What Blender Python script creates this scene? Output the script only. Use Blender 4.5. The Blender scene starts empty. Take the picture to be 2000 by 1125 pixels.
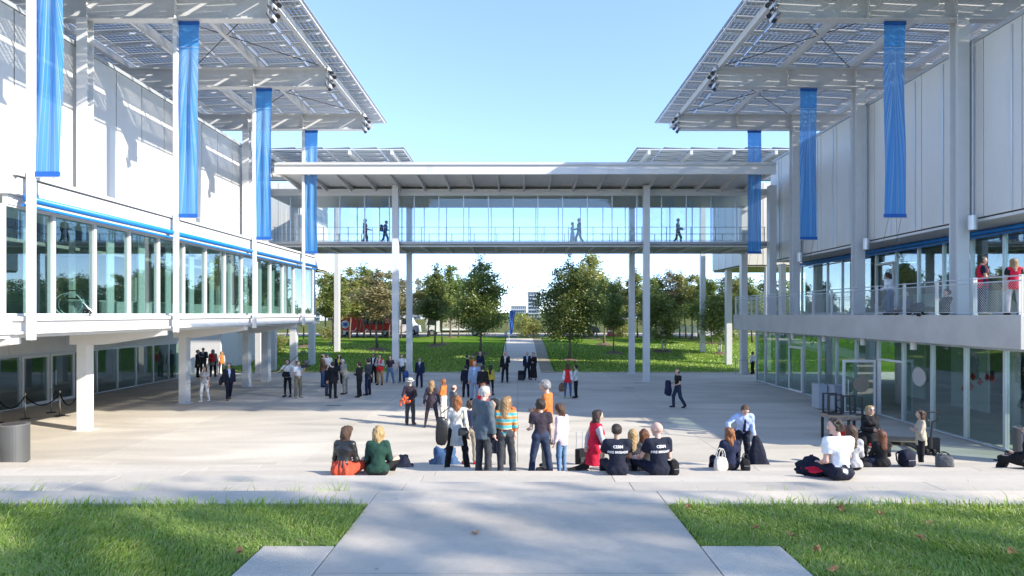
import bpy, bmesh, math, random
import numpy as np
from mathutils import Vector, Matrix, Euler
from mathutils.bvhtree import BVHTree

scene = bpy.context.scene
R = math.radians
COL = scene.collection

# ---------------------------------------------------------------- camera, sky, sun, exposure
cam_d = bpy.data.cameras.new('camera')
cam = bpy.data.objects.new('camera', cam_d); COL.objects.link(cam)
cam.location = (0, 0, 4.1); cam.rotation_euler = (R(90), 0, 0)
cam_d.lens = 20; cam_d.sensor_width = 36
cam_d.shift_x = -0.0055; cam_d.shift_y = 0.0253
cam_d.clip_start = 0.1; cam_d.clip_end = 9000
scene.camera = cam

SUN_EL = R(28)
SUN_H = Vector((0.91, -0.41)).normalized()           # horizontal direction towards the sun
w = bpy.data.worlds.new('World'); scene.world = w; w.use_nodes = True
nt = w.node_tree; nt.nodes.clear()
sky = nt.nodes.new('ShaderNodeTexSky'); sky.sky_type = 'NISHITA'; sky.sun_disc = False
sky.sun_elevation = SUN_EL
sky.sun_rotation = math.atan2(SUN_H.x, SUN_H.y)
sky.altitude = 5000; sky.air_density = 1.0; sky.dust_density = 0.0; sky.ozone_density = 2.5
bg = nt.nodes.new('ShaderNodeBackground'); bg.inputs['Strength'].default_value = 0.15
out = nt.nodes.new('ShaderNodeOutputWorld')
k1 = nt.nodes.new('ShaderNodeVectorMath'); k1.operation = 'SCALE'; k1.inputs['Scale'].default_value = 1/2.6
gm = nt.nodes.new('ShaderNodeGamma'); gm.inputs['Gamma'].default_value = 0.7     # even softening of the whole sky
k2 = nt.nodes.new('ShaderNodeVectorMath'); k2.operation = 'SCALE'; k2.inputs['Scale'].default_value = 2.6
nt.links.new(sky.outputs[0], k1.inputs[0]); nt.links.new(k1.outputs[0], gm.inputs[0]); nt.links.new(gm.outputs[0], k2.inputs[0])
hs0 = nt.nodes.new('ShaderNodeHueSaturation'); hs0.inputs['Hue'].default_value = 0.507; hs0.inputs['Saturation'].default_value = 1.15; hs0.inputs['Value'].default_value = 0.97
nt.links.new(k2.outputs[0], hs0.inputs['Color']); nt.links.new(hs0.outputs[0], bg.inputs[0]); nt.links.new(bg.outputs[0], out.inputs[0])

sl = bpy.data.lights.new('sun', 'SUN'); sl.energy = 2.1; sl.angle = R(0.5); sl.color = (1.0, 0.93, 0.82)
so = bpy.data.objects.new('sun', sl); COL.objects.link(so)
ldir = Vector((-SUN_H.x * math.cos(SUN_EL), -SUN_H.y * math.cos(SUN_EL), -math.sin(SUN_EL)))
so.rotation_euler = ldir.to_track_quat('-Z', 'Y').to_euler(); so.location = (60, -40, 60)

vs = scene.view_settings
vs.view_transform = 'Standard'; vs.look = 'None'; vs.gamma = 1; vs.use_curve_mapping = False
vs.exposure = 2.1
cy = scene.cycles
cy.max_bounces = 8; cy.diffuse_bounces = 4; cy.glossy_bounces = 3; cy.transmission_bounces = 4
cy.transparent_max_bounces = 24; cy.caustics_reflective = False; cy.caustics_refractive = False
cy.sample_clamp_indirect = 6

F = 1111.0                                           # focal length in photograph pixels
def at(x, Y):                                        # sideways position of photo column x at depth Y
    return (x - 1011) / F * Y
def depth(y, h=4.1):                                 # depth of photo row y on a level h below the eye
    return h * F / (y - 613)

# ---------------------------------------------------------------- materials
def lin(c):
    return tuple(((v / 255) / 12.92 if v / 255 <= 0.04045 else ((v / 255 + 0.055) / 1.055) ** 2.4) for v in c)
_M = {}
def N(nt, t, **kw):
    n = nt.nodes.new(t)
    for k, v in kw.items(): setattr(n, k, v)
    return n
def mat(name, col, rough=0.6, metal=0.0, noise=0.0, nscale=4.0, bump=0.0, bscale=40.0, var=0.0, spec=0.5, stretch=None, col2=None, thr=None):
    if name in _M: return _M[name]
    m = bpy.data.materials.new(name); m.use_nodes = True; nt = m.node_tree; L = nt.links.new
    b = nt.nodes['Principled BSDF']
    b.inputs['Roughness'].default_value = rough; b.inputs['Metallic'].default_value = metal
    b.inputs['Specular IOR Level'].default_value = spec
    b.inputs['Base Color'].default_value = (*col, 1)
    m.diffuse_color = (*col, 1)
    tc = N(nt, 'ShaderNodeTexCoord'); vec = tc.outputs['Object']
    if stretch:
        mp = N(nt, 'ShaderNodeMapping'); mp.inputs['Scale'].default_value = stretch
        L(vec, mp.inputs['Vector']); vec = mp.outputs[0]
    src = None
    if noise or col2:
        n1 = N(nt, 'ShaderNodeTexNoise'); n1.inputs['Scale'].default_value = nscale; n1.inputs['Detail'].default_value = 6
        n1.inputs['Roughness'].default_value = 0.6
        L(vec, n1.inputs['Vector'])
        mr = N(nt, 'ShaderNodeMapRange'); L(n1.outputs['Fac'], mr.inputs['Value'])
        lo, hi = thr if thr else (0.3, 0.7)
        mr.inputs['From Min'].default_value = lo; mr.inputs['From Max'].default_value = hi
        mix = N(nt, 'ShaderNodeMix', data_type='RGBA'); L(mr.outputs[0], mix.inputs['Factor'])
        mix.inputs['A'].default_value = (*[c * (1 - noise) for c in col], 1)
        mix.inputs['B'].default_value = (*(col2 if col2 else [min(1, c * (1 + noise)) for c in col]), 1)
        src = mix.outputs['Result']
    if var:
        oi = N(nt, 'ShaderNodeObjectInfo'); hs = N(nt, 'ShaderNodeHueSaturation')
        mr2 = N(nt, 'ShaderNodeMapRange'); L(oi.outputs['Random'], mr2.inputs['Value'])
        mr2.inputs['To Min'].default_value = 1 - var; mr2.inputs['To Max'].default_value = 1 + var
        L(mr2.outputs[0], hs.inputs['Value'])
        if src: L(src, hs.inputs['Color'])
        else: hs.inputs['Color'].default_value = (*col, 1)
        src = hs.outputs['Color']
    if src: L(src, b.inputs['Base Color'])
    if bump:
        n2 = N(nt, 'ShaderNodeTexNoise'); n2.inputs['Scale'].default_value = bscale; n2.inputs['Detail'].default_value = 4
        L(vec, n2.inputs['Vector'])
        bp = N(nt, 'ShaderNodeBump'); bp.inputs['Strength'].default_value = bump; bp.inputs['Distance'].default_value = 0.02
        L(n2.outputs['Fac'], bp.inputs['Height']); L(bp.outputs[0], b.inputs['Normal'])
    _M[name] = m
    return m

def glass(name, tint, r0=0.05, gain=0.8):
    if name in _M: return _M[name]
    m = bpy.data.materials.new(name); m.use_nodes = True; nt = m.node_tree; nt.nodes.clear(); L = nt.links.new
    lw = N(nt, 'ShaderNodeLayerWeight'); lw.inputs['Blend'].default_value = 0.5
    p = N(nt, 'ShaderNodeMath', operation='POWER'); L(lw.outputs['Facing'], p.inputs[0]); p.inputs[1].default_value = 4.0
    ma = N(nt, 'ShaderNodeMath', operation='MULTIPLY_ADD'); L(p.outputs[0], ma.inputs[0])
    ma.inputs[1].default_value = gain; ma.inputs[2].default_value = r0
    tr = N(nt, 'ShaderNodeBsdfTransparent'); tr.inputs[0].default_value = (*tint, 1)
    gl = N(nt, 'ShaderNodeBsdfGlossy'); gl.inputs['Roughness'].default_value = 0.0
    gl.inputs['Color'].default_value = (0.95, 0.98, 1, 1)
    mx = N(nt, 'ShaderNodeMixShader'); L(ma.outputs[0], mx.inputs[0]); L(tr.outputs[0], mx.inputs[1]); L(gl.outputs[0], mx.inputs[2])
    o = N(nt, 'ShaderNodeOutputMaterial'); L(mx.outputs[0], o.inputs[0])
    m.diffuse_color = (0.6, 0.8, 0.85, 0.4)
    _M[name] = m
    return m

def leafmat(name, a, b, trans=0.42):
    if name in _M: return _M[name]
    m = bpy.data.materials.new(name); m.use_nodes = True; nt = m.node_tree; nt.nodes.clear(); L = nt.links.new
    g = N(nt, 'ShaderNodeNewGeometry')
    mix = N(nt, 'ShaderNodeMix', data_type='RGBA'); L(g.outputs['Random Per Island'], mix.inputs['Factor'])
    mix.inputs['A'].default_value = (*a, 1); mix.inputs['B'].default_value = (*b, 1)
    oi = N(nt, 'ShaderNodeObjectInfo'); hs = N(nt, 'ShaderNodeHueSaturation')
    mr = N(nt, 'ShaderNodeMapRange'); L(oi.outputs['Random'], mr.inputs['Value'])
    mr.inputs['To Min'].default_value = 0.8; mr.inputs['To Max'].default_value = 1.2
    L(mr.outputs[0], hs.inputs['Value']); L(mix.outputs['Result'], hs.inputs['Color'])
    d = N(nt, 'ShaderNodeBsdfDiffuse'); t = N(nt, 'ShaderNodeBsdfTranslucent')
    L(hs.outputs[0], d.inputs[0]); L(hs.outputs[0], t.inputs[0])
    mx = N(nt, 'ShaderNodeMixShader'); mx.inputs[0].default_value = trans
    L(d.outputs[0], mx.inputs[1]); L(t.outputs[0], mx.inputs[2])
    gl = N(nt, 'ShaderNodeBsdfGlossy'); gl.inputs['Roughness'].default_value = 0.45
    m2 = N(nt, 'ShaderNodeMixShader'); m2.inputs[0].default_value = 0.05
    L(mx.outputs[0], m2.inputs[1]); L(gl.outputs[0], m2.inputs[2])
    o = N(nt, 'ShaderNodeOutputMaterial'); L(m2.outputs[0], o.inputs[0])
    _M[name] = m
    return m

WHITE = mat('white_paint', (0.70, 0.69, 0.67), 0.38, noise=0.03, nscale=1.5, var=0.02)
PANELW = mat('white_cladding', (0.67, 0.645, 0.60), 0.42, noise=0.07, nscale=0.7, stretch=(1, 1, 0.25), var=0.03)
STEEL = mat('white_steel', (0.64, 0.64, 0.635), 0.35, noise=0.03, nscale=3, var=0.02)
GREYST = mat('grey_steel', (0.42, 0.44, 0.46), 0.4, 0.2, noise=0.05)
ALU = mat('aluminium', (0.62, 0.64, 0.66), 0.35, 0.55, noise=0.04)
SILVER = mat('silver_duct', (0.75, 0.75, 0.75), 0.28, 0.9)
DARK = mat('dark_gap', (0.05, 0.05, 0.055), 0.8)
BLACKM = mat('black_metal', (0.025, 0.025, 0.028), 0.45, var=0.1)
SOFFIT = mat('grey_soffit', (0.68, 0.67, 0.65), 0.7, noise=0.04)
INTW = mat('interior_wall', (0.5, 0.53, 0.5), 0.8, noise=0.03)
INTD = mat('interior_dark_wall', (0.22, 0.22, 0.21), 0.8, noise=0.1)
CURT = mat('white_curtain', (0.7, 0.72, 0.7), 0.85, noise=0.05, nscale=3, stretch=(6, 6, 0.4))
BLUEP = mat('blue_roller', (0.01, 0.2, 0.62), 0.4, noise=0.05)
CONC = mat('terrace_concrete', (0.48, 0.46, 0.42), 0.8, noise=0.10, nscale=1.2, bump=0.15, bscale=30)
GL_BRIDGE = glass('bridge_glass', (0.92, 0.95, 0.965), 0.065, 0.6)
GL_UP = glass('upper_glass', (0.70, 0.82, 0.80), 0.13, 0.9)
GL_GR = glass('ground_glass', (0.72, 0.83, 0.80), 0.14, 0.9)

# ---------------------------------------------------------------- objects
def chain(o):
    L = Vector((0, 0, 0))
    while o is not None:
        L = L + o.location; o = o.parent
    return L
def tag(o, label=None, cat=None, group=None, kind=None):
    if label: o['label'] = label
    if cat: o['category'] = cat
    if group: o['group'] = group
    if kind: o['kind'] = kind
    return o
def thing(name, label, cat, loc=(0, 0, 0), rz=0, group=None):
    o = bpy.data.objects.new(name, None); COL.objects.link(o)
    o.location = loc; o.rotation_euler = (0, 0, rz); o.empty_display_size = 0.2
    return tag(o, label, cat, group)
def link(name, me, parent=None, loc=(0, 0, 0), rot=None):
    o = bpy.data.objects.new(name, me); COL.objects.link(o)
    if parent is not None: o.parent = parent
    o.location = loc
    if rot: o.rotation_euler = rot
    return o
def piece(name, me, wloc, parent, rot=None):         # wloc in world, parent chain unrotated
    return link(name, me, parent, Vector(wloc) - chain(parent), rot)
def setmats(me, m):
    for k in (m if isinstance(m, (list, tuple)) else [m]): me.materials.append(k)

class MB:
    def __init__(s): s.v = []; s.f = []; s.m = []; s.cm = 0
    def add(s, vs, fs):
        o = len(s.v); s.v += [tuple(p) for p in vs]
        for f in fs: s.f.append([o + i for i in f]); s.m.append(s.cm)
        return s
    def box(s, x0, x1, y0, y1, z0, z1):
        if x0 > x1: x0, x1 = x1, x0
        if y0 > y1: y0, y1 = y1, y0
        if z0 > z1: z0, z1 = z1, z0
        v = [(x0,y0,z0),(x1,y0,z0),(x1,y1,z0),(x0,y1,z0),(x0,y0,z1),(x1,y0,z1),(x1,y1,z1),(x0,y1,z1)]
        return s.add(v, [(0,3,2,1),(4,5,6,7),(0,1,5,4),(1,2,6,5),(2,3,7,6),(3,0,4,7)])
    def bar(s, a, b, w, h=None):                     # rectangular bar between two points
        a = Vector(a); b = Vector(b); h = h or w; d = (b - a).normalized()
        up = Vector((0, 0, 1)) if abs(d.z) < 0.95 else Vector((0, 1, 0))
        u = d.cross(up).normalized() * w / 2; t = u.cross(d).normalized() * h / 2
        v = [a-u-t, a+u-t, a+u+t, a-u+t, b-u-t, b+u-t, b+u+t, b-u+t]
        return s.add(v, [(0,3,2,1),(4,5,6,7),(0,1,5,4),(1,2,6,5),(2,3,7,6),(3,0,4,7)])
    def cyl(s, a, b, r0, r1=None, n=10, cap=True):
        a = Vector(a); b = Vector(b); r1 = r0 if r1 is None else r1; d = (b - a).normalized()
        up = Vector((0, 0, 1)) if abs(d.z) < 0.95 else Vector((1, 0, 0))
        u = d.cross(up).normalized(); t = d.cross(u)
        v = []
        for p, r in ((a, r0), (b, r1)):
            for i in range(n):
                an = 2 * math.pi * i / n; v.append(p + u * math.cos(an) * r + t * math.sin(an) * r)
        fs = [(i, (i+1) % n, n + (i+1) % n, n + i) for i in range(n)]
        if cap: fs += [tuple(range(n))[::-1], tuple(range(n, 2*n))]
        return s.add(v, fs)
    def tube(s, pts, rs, n=8):
        pts = [Vector(p) for p in pts]
        if not isinstance(rs, (list, tuple)): rs = [rs] * len(pts)
        v = []; ref = Vector((0.13, 0.31, 0.94)).normalized()
        for i, p in enumerate(pts):
            d = (pts[min(i+1, len(pts)-1)] - pts[max(i-1, 0)])
            d = d.normalized() if d.length > 1e-9 else Vector((0, 0, 1))
            u = d.cross(ref)
            if u.length < 0.1: u = d.cross(Vector((1, 0, 0)))
            u.normalize(); t = d.cross(u)
            for k in range(n):
                an = 2 * math.pi * k / n; v.append(p + (u * math.cos(an) + t * math.sin(an)) * rs[i])
        fs = []
        for i in range(len(pts) - 1):
            for k in range(n): fs.append((i*n+k, i*n+(k+1) % n, (i+1)*n+(k+1) % n, (i+1)*n+k))
        fs += [tuple(range(n))[::-1], tuple(range((len(pts)-1)*n, len(pts)*n))]
        return s.add(v, fs)
    def prism(s, poly, y0, y1, axis='y'):            # polygon in (x,z) pushed along y, or in (y,z) pushed along x
        n = len(poly)
        if axis == 'y': v = [(p[0], y0, p[1]) for p in poly] + [(p[0], y1, p[1]) for p in poly]
        else: v = [(y0, p[0], p[1]) for p in poly] + [(y1, p[0], p[1]) for p in poly]
        fs = [(i, (i+1) % n, n + (i+1) % n, n + i) for i in range(n)] + [tuple(range(n))[::-1], tuple(range(n, 2*n))]
        return s.add(v, fs)
    def ell(s, c, r, nu=10, nv=7, p=1.0):            # ellipsoid; p < 1 squares it off
        def sg(x): return math.copysign(abs(x) ** p, x)
        v = []; c = Vector(c)
        for j in range(nv + 1):
            ph = -math.pi/2 + math.pi * j / nv
            for i in range(nu):
                th = 2 * math.pi * i / nu
                v.append((c.x + r[0]*sg(math.cos(ph))*sg(math.cos(th)), c.y + r[1]*sg(math.cos(ph))*sg(math.sin(th)), c.z + r[2]*sg(math.sin(ph))))
        fs = [(j*nu+i, j*nu+(i+1) % nu, (j+1)*nu+(i+1) % nu, (j+1)*nu+i) for j in range(nv) for i in range(nu)]
        return s.add(v, fs)
    def mesh(s, name, m, off=(0, 0, 0), smooth=False, bevel=0):
        me = bpy.data.meshes.new(name); o = Vector(off)
        me.from_pydata([tuple(Vector(p) - o) for p in s.v], [], s.f); setmats(me, m)
        if any(s.m): me.polygons.foreach_set('material_index', s.m)
        bm = bmesh.new(); bm.from_mesh(me)
        bmesh.ops.recalc_face_normals(bm, faces=bm.faces)
        if bevel: bmesh.ops.bevel(bm, geom=[e for e in bm.edges], offset=bevel, segments=2, affect='EDGES', profile=0.6)
        bm.to_mesh(me); bm.free()
        if smooth: me.polygons.foreach_set('use_smooth', [True] * len(me.polygons))
        me.update()
        return me
    def build(s, name, m, parent=None, smooth=False, bevel=0, local=False):
        off = Vector((0, 0, 0)) if (local or parent is None) else chain(parent)
        return link(name, s.mesh(name, m, off, smooth, bevel), parent)

_sh = {}
def boxmesh(name, m, sx, sy, sz, bevel=0):           # shared box, origin at the middle of its base
    k = (name, m.name, round(sx, 4), round(sy, 4), round(sz, 4))
    if k not in _sh:
        _sh[k] = MB().box(-sx/2, sx/2, -sy/2, sy/2, 0, sz).mesh(name, m, bevel=bevel)
    return _sh[k]
def npmesh(name, v, f, m, smooth=False):             # fast mesh from numpy arrays of equal-sized faces
    me = bpy.data.meshes.new(name); nf, k = f.shape
    me.vertices.add(len(v)); me.vertices.foreach_set('co', np.asarray(v, dtype=np.float32).ravel())
    me.loops.add(nf * k); me.loops.foreach_set('vertex_index', np.asarray(f, dtype=np.int32).ravel())
    me.polygons.add(nf); me.polygons.foreach_set('loop_start', np.arange(0, nf * k, k, dtype=np.int32))
    if smooth: me.polygons.foreach_set('use_smooth', np.ones(nf, dtype=bool))
    setmats(me, m); me.update(calc_edges=True)
    return me
# ================================================================ GROUND, STEPS, PATHS
def conc(name, col, dark=0.8, rough=0.75, fine=0.06, warm=None, bump=0.12):
    m = bpy.data.materials.new(name); m.use_nodes = True; nt = m.node_tree; L = nt.links.new
    b = nt.nodes['Principled BSDF']; b.inputs['Roughness'].default_value = rough; b.inputs['Specular IOR Level'].default_value = 0.3
    g = N(nt, 'ShaderNodeNewGeometry')
    n1 = N(nt, 'ShaderNodeTexNoise'); n1.inputs['Scale'].default_value = 0.35; n1.inputs['Detail'].default_value = 7; n1.inputs['Distortion'].default_value = 1.2
    mp = N(nt, 'ShaderNodeMapping'); mp.inputs['Scale'].default_value = (0.5, 1.6, 1); L(g.outputs['Position'], mp.inputs[0]); L(mp.outputs[0], n1.inputs['Vector'])
    cr = N(nt, 'ShaderNodeMapRange'); L(n1.outputs['Fac'], cr.inputs['Value']); cr.inputs['From Min'].default_value = 0.35; cr.inputs['From Max'].default_value = 0.68
    mix = N(nt, 'ShaderNodeMix', data_type='RGBA'); L(cr.outputs[0], mix.inputs['Factor'])
    mix.inputs['A'].default_value = (*[c * dark for c in col], 1); mix.inputs['B'].default_value = (*col, 1)
    n2 = N(nt, 'ShaderNodeTexNoise'); n2.inputs['Scale'].default_value = 9; n2.inputs['Detail'].default_value = 8; n2.inputs['Roughness'].default_value = 0.7
    L(g.outputs['Position'], n2.inputs['Vector'])
    m2 = N(nt, 'ShaderNodeMapRange'); L(n2.outputs['Fac'], m2.inputs['Value']); m2.inputs['To Min'].default_value = 1 - fine * 2.5; m2.inputs['To Max'].default_value = 1 + fine * 2.5
    hs = N(nt, 'ShaderNodeHueSaturation'); L(m2.outputs[0], hs.inputs['Value']); L(mix.outputs['Result'], hs.inputs['Color'])
    oi = N(nt, 'ShaderNodeObjectInfo'); mo = N(nt, 'ShaderNodeMapRange'); L(oi.outputs['Random'], mo.inputs['Value']); mo.inputs['To Min'].default_value = .89; mo.inputs['To Max'].default_value = 1.05
    ho = N(nt, 'ShaderNodeHueSaturation'); L(mo.outputs[0], ho.inputs['Value']); L(hs.outputs[0], ho.inputs['Color']); hs = ho
    vo = N(nt, 'ShaderNodeTexVoronoi'); vo.inputs['Scale'].default_value = 2.2; L(g.outputs['Position'], vo.inputs['Vector'])
    sp = N(nt, 'ShaderNodeMapRange'); L(vo.outputs['Distance'], sp.inputs['Value']); sp.inputs['From Min'].default_value = 0.02; sp.inputs['From Max'].default_value = 0.05
    sp.inputs['To Min'].default_value = 0.65
    mu = N(nt, 'ShaderNodeMix', data_type='RGBA', blend_type='MULTIPLY'); mu.inputs['Factor'].default_value = 1
    L(hs.outputs[0], mu.inputs['A']); L(sp.outputs[0], mu.inputs['B']); L(mu.outputs['Result'], b.inputs['Base Color'])
    bp = N(nt, 'ShaderNodeBump'); bp.inputs['Strength'].default_value = bump; bp.inputs['Distance'].default_value = 0.01
    n3 = N(nt, 'ShaderNodeTexNoise'); n3.inputs['Scale'].default_value = 60; n3.inputs['Detail'].default_value = 3; L(g.outputs['Position'], n3.inputs['Vector'])
    L(n3.outputs['Fac'], bp.inputs['Height']); L(bp.outputs[0], b.inputs['Normal'])
    return m
PLAZA = conc('plaza_concrete', (0.62, 0.56, 0.465), 0.74)
STEPC = conc('step_concrete', (0.57, 0.51, 0.42), 0.84)
PATHC = conc('path_concrete', (0.63, 0.545, 0.43), 0.84, fine=0.08)
JOINT = mat('joint_filler', (0.12, 0.115, 0.105), 0.9)

def lawnmat(name, a, b, c, sc=3.0):
    m = bpy.data.materials.new(name); m.use_nodes = True; nt = m.node_tree; L = nt.links.new
    bs = nt.nodes['Principled BSDF']; bs.inputs['Roughness'].default_value = 0.9; bs.inputs['Specular IOR Level'].default_value = 0.0
    g = N(nt, 'ShaderNodeNewGeometry')
    n1 = N(nt, 'ShaderNodeTexNoise'); n1.inputs['Scale'].default_value = 0.25; n1.inputs['Detail'].default_value = 6
    n2 = N(nt, 'ShaderNodeTexNoise'); n2.inputs['Scale'].default_value = sc * 6; n2.inputs['Detail'].default_value = 5
    for n in (n1, n2): L(g.outputs['Position'], n.inputs['Vector'])
    r1 = N(nt, 'ShaderNodeMapRange'); L(n1.outputs['Fac'], r1.inputs['Value']); r1.inputs['From Min'].default_value = 0.4; r1.inputs['From Max'].default_value = 0.65
    r2 = N(nt, 'ShaderNodeMapRange'); L(n2.outputs['Fac'], r2.inputs['Value']); r2.inputs['From Min'].default_value = 0.35; r2.inputs['From Max'].default_value = 0.65
    x1 = N(nt, 'ShaderNodeMix', data_type='RGBA'); L(r2.outputs[0], x1.inputs['Factor']); x1.inputs['A'].default_value = (*a, 1); x1.inputs['B'].default_value = (*b, 1)
    x2 = N(nt, 'ShaderNodeMix', data_type='RGBA'); L(r1.outputs[0], x2.inputs['Factor']); L(x1.outputs['Result'], x2.inputs['A']); x2.inputs['B'].default_value = (*c, 1)
    mf = N(nt, 'ShaderNodeMix', data_type='RGBA'); mf.inputs['Factor'].default_value = 0.6
    L(x1.outputs['Result'], mf.inputs['A']); L(x2.outputs['Result'], mf.inputs['B']); L(mf.outputs['Result'], bs.inputs['Base Color'])
    bp = N(nt, 'ShaderNodeBump'); bp.inputs['Strength'].default_value = 0.7; bp.inputs['Distance'].default_value = 0.06
    L(n2.outputs['Fac'], bp.inputs['Height']); L(bp.outputs[0], bs.inputs['Normal'])
    return m
LAWN = lawnmat('far_lawn', (0.07, 0.145, 0.018), (0.13, 0.235, 0.03), (0.21, 0.25, 0.06))
MEADOW = lawnmat('meadow', (0.07, 0.10, 0.03), (0.13, 0.14, 0.05), (0.16, 0.15, 0.07), 0.6)
SOIL = lawnmat('lawn_soil', (0.03, 0.05, 0.012), (0.05, 0.08, 0.02), (0.06, 0.08, 0.025), 4)
MULCH = mat('mulch', (0.16, 0.105, 0.07), 0.95, noise=0.45, nscale=14, bump=1.0, bscale=26)

def struct(o, label=None):
    o['kind'] = 'structure'
    if label: o['label'] = label
    return o
def smooth01(t): t = min(1, max(0, t)); return t * t * (3 - 2 * t)
def hz(X, Y):                                        # height of the land beyond the plaza
    z = 1.35 * smooth01((Y - 39.6) / 22)
    z += 0.10 * math.sin(X * 0.35 + 1.3) * math.sin(Y * 0.27) * smooth01((Y - 42) / 8) * (1 - smooth01((Y - 64) / 6)) * min(1, max(0, (abs(X - 0.2) - 1.8) / 3))
    return z
def gy(y):                                           # depth where photo row y meets the rising land
    Y = 40.0
    while Y < 120 and 613 + (4.1 - hz(20, Y)) * F / Y > y: Y += 0.05
    return Y

g = MB().box(-3000, 3000, -3000, 3000, -1.5, -0.12).build('ground', MEADOW); struct(g)
# rising land with lawn and meadow
ys = list(np.arange(39.6, 66, 0.9)) + [66 * 1.12 ** k for k in range(36)]
xs = sorted([-60 * 1.14 ** k for k in range(1, 30)] + list(np.arange(-60, 60.1, 2.0)) + [60 * 1.14 ** k for k in range(1, 30)])
V = np.array([(x, y, hz(x, y)) for y in ys for x in xs]); nx = len(xs)
Fq = np.array([(j*nx+i, j*nx+i+1, (j+1)*nx+i+1, (j+1)*nx+i) for j in range(len(ys)-1) for i in range(nx-1)])
me = npmesh('terrain', V, Fq, [LAWN, MEADOW], True)
cen = np.array([ys[j] for j in range(len(ys)-1) for i in range(nx-1)])
me.polygons.foreach_set('material_index', (cen > 66).astype(np.int32))
terrain = struct(link('lawn_slope', me))
# far path climbing the slope
v = []; f = []
yy = list(np.arange(39.45, 66, 1.5))
for i, y in enumerate(yy):
    v += [(-1.25, y, hz(0.2, y) + 0.02), (1.65, y, hz(0.2, y) + 0.02)]
    if i: f.append((2*i-2, 2*i-1, 2*i+1, 2*i))
me = bpy.data.meshes.new('far_path'); me.from_pydata(v, [], f); setmats(me, PATHC); struct(link('far_path', me))
verge = MB()
for i in range(len(yy)-1):
    a, b = yy[i], yy[i+1]
    verge.add([(1.66, a, hz(0.2, a)+.012), (2.6, a, hz(0.2, a)+.012), (2.6, b, hz(0.2, b)+.012), (1.66, b, hz(0.2, b)+.012)], [(0, 1, 2, 3)])
struct(verge.build('sandy_path_verge', mat('sandy_soil', (0.30, 0.25, 0.17), 0.95, noise=0.25, nscale=3, bump=0.5)))
ASPH = mat('asphalt', (0.06, 0.06, 0.062), 0.9, noise=0.15, nscale=2, bump=0.2)
struct(MB().box(-200, 200, 68.5, 77, 1.2, 1.365).build('road', ASPH))
struct(MB().box(-200, 200, 77, 78.8, 1.2, 1.46).build('road_kerb', PATHC))
struct(MB().box(-200, 200, 72.6, 72.75, 1.36, 1.369).build('road_line', mat('road_white', (0.7, 0.7, 0.68), 0.7)))

# plaza of cast slabs
plaza = struct(MB().box(-42, 42, 14.55, 39.58, -0.5, -0.03).build('plaza', JOINT))
sw, sd = 6.0, 6.25
sm = MB().box(-sw/2+.006, sw/2-.006, -sd/2+.006, sd/2-.006, -0.03, 0).mesh('slab', PLAZA)
for i in range(-7, 7):
    for j in range(4):
        piece('slab', sm, (i*sw + 3.0, 14.55 + sd*(j+.5), 0), plaza)
# lawn edge kerb
struct(MB().box(-42, -1.26, 39.55, 39.75, -0.3, 0.05).build('lawn_kerb', PATHC)); struct(MB().box(1.66, 42, 39.55, 39.75, -0.3, 0.05).build('lawn_kerb', PATHC))
# drains
for (x, y) in ((1228, 758), (652, 792), (1362, 846), (1248, 748)):
    Y = depth(y); X = at(x, Y)
    d = thing('drain_cover', {1228: 'dark drain cover between the walking man and the bridge column', 652: 'dark drain cover in front of the chatting group on the left', 1362: 'dark drain cover in the shade beyond the pale blue shirt', 1248: 'dark drain cover at the foot of the front right bridge column'}[x], 'drain cover', (X, Y, 0), group='drain covers in the plaza')
    MB().box(X-.35, X+.35, Y-.11, Y+.11, 0.004, 0.008).build('frame', GREYST, d)
    sm2 = MB()
    for k in range(9): sm2.box(X-.31+k*.07, X-.27+k*.07, Y-.08, Y+.08, 0.008, 0.012)
    sm2.build('slot', DARK, d)['kind'] = 'stuff'

# steps: seven broad treads descending from the lawn path to the plaza
RISE, TREAD, Y1, Z1 = 2.15/7, 1.377, 6.28, 2.15
def tz(k): return Z1 - RISE * (k - 1)                # top of tread k
def ty(k): return Y1 + TREAD * (k - 1)               # front edge of tread k
steps = struct(MB().box(-36, 36, 5.4, 14.5, -0.6, -0.05).build('steps', JOINT))
edges_x = [-1.49, 1.49]
for k in range(1, 8):
    ya = 5.86 if k == 1 else ty(k-1) - 0.02
    yb = ty(k)
    off = [0, 0.0, 0.25, -0.2, 0.1, -0.3, 0.2, 0][k]
    xs_ = [-36, -30, -24.5, -19, -14.4, -10.2, -6.1 + off, -1.49, 1.49, 5.2 + off, 9.4, 13.8, 18.2, 24, 30, 36]
    if k == 1: xs_ = [-36, -24, -12, -1.53, 1.53, 12, 24, 36]
    for a, b in zip(xs_[:-1], xs_[1:]):
        bm_ = MB().box(a+.004, b-.004, ya, yb, -0.05 if k < 8 else 0, tz(k))
        bm_.build('step_block', STEPC if k > 1 else PATHC, steps, bevel=0.006)
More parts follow.
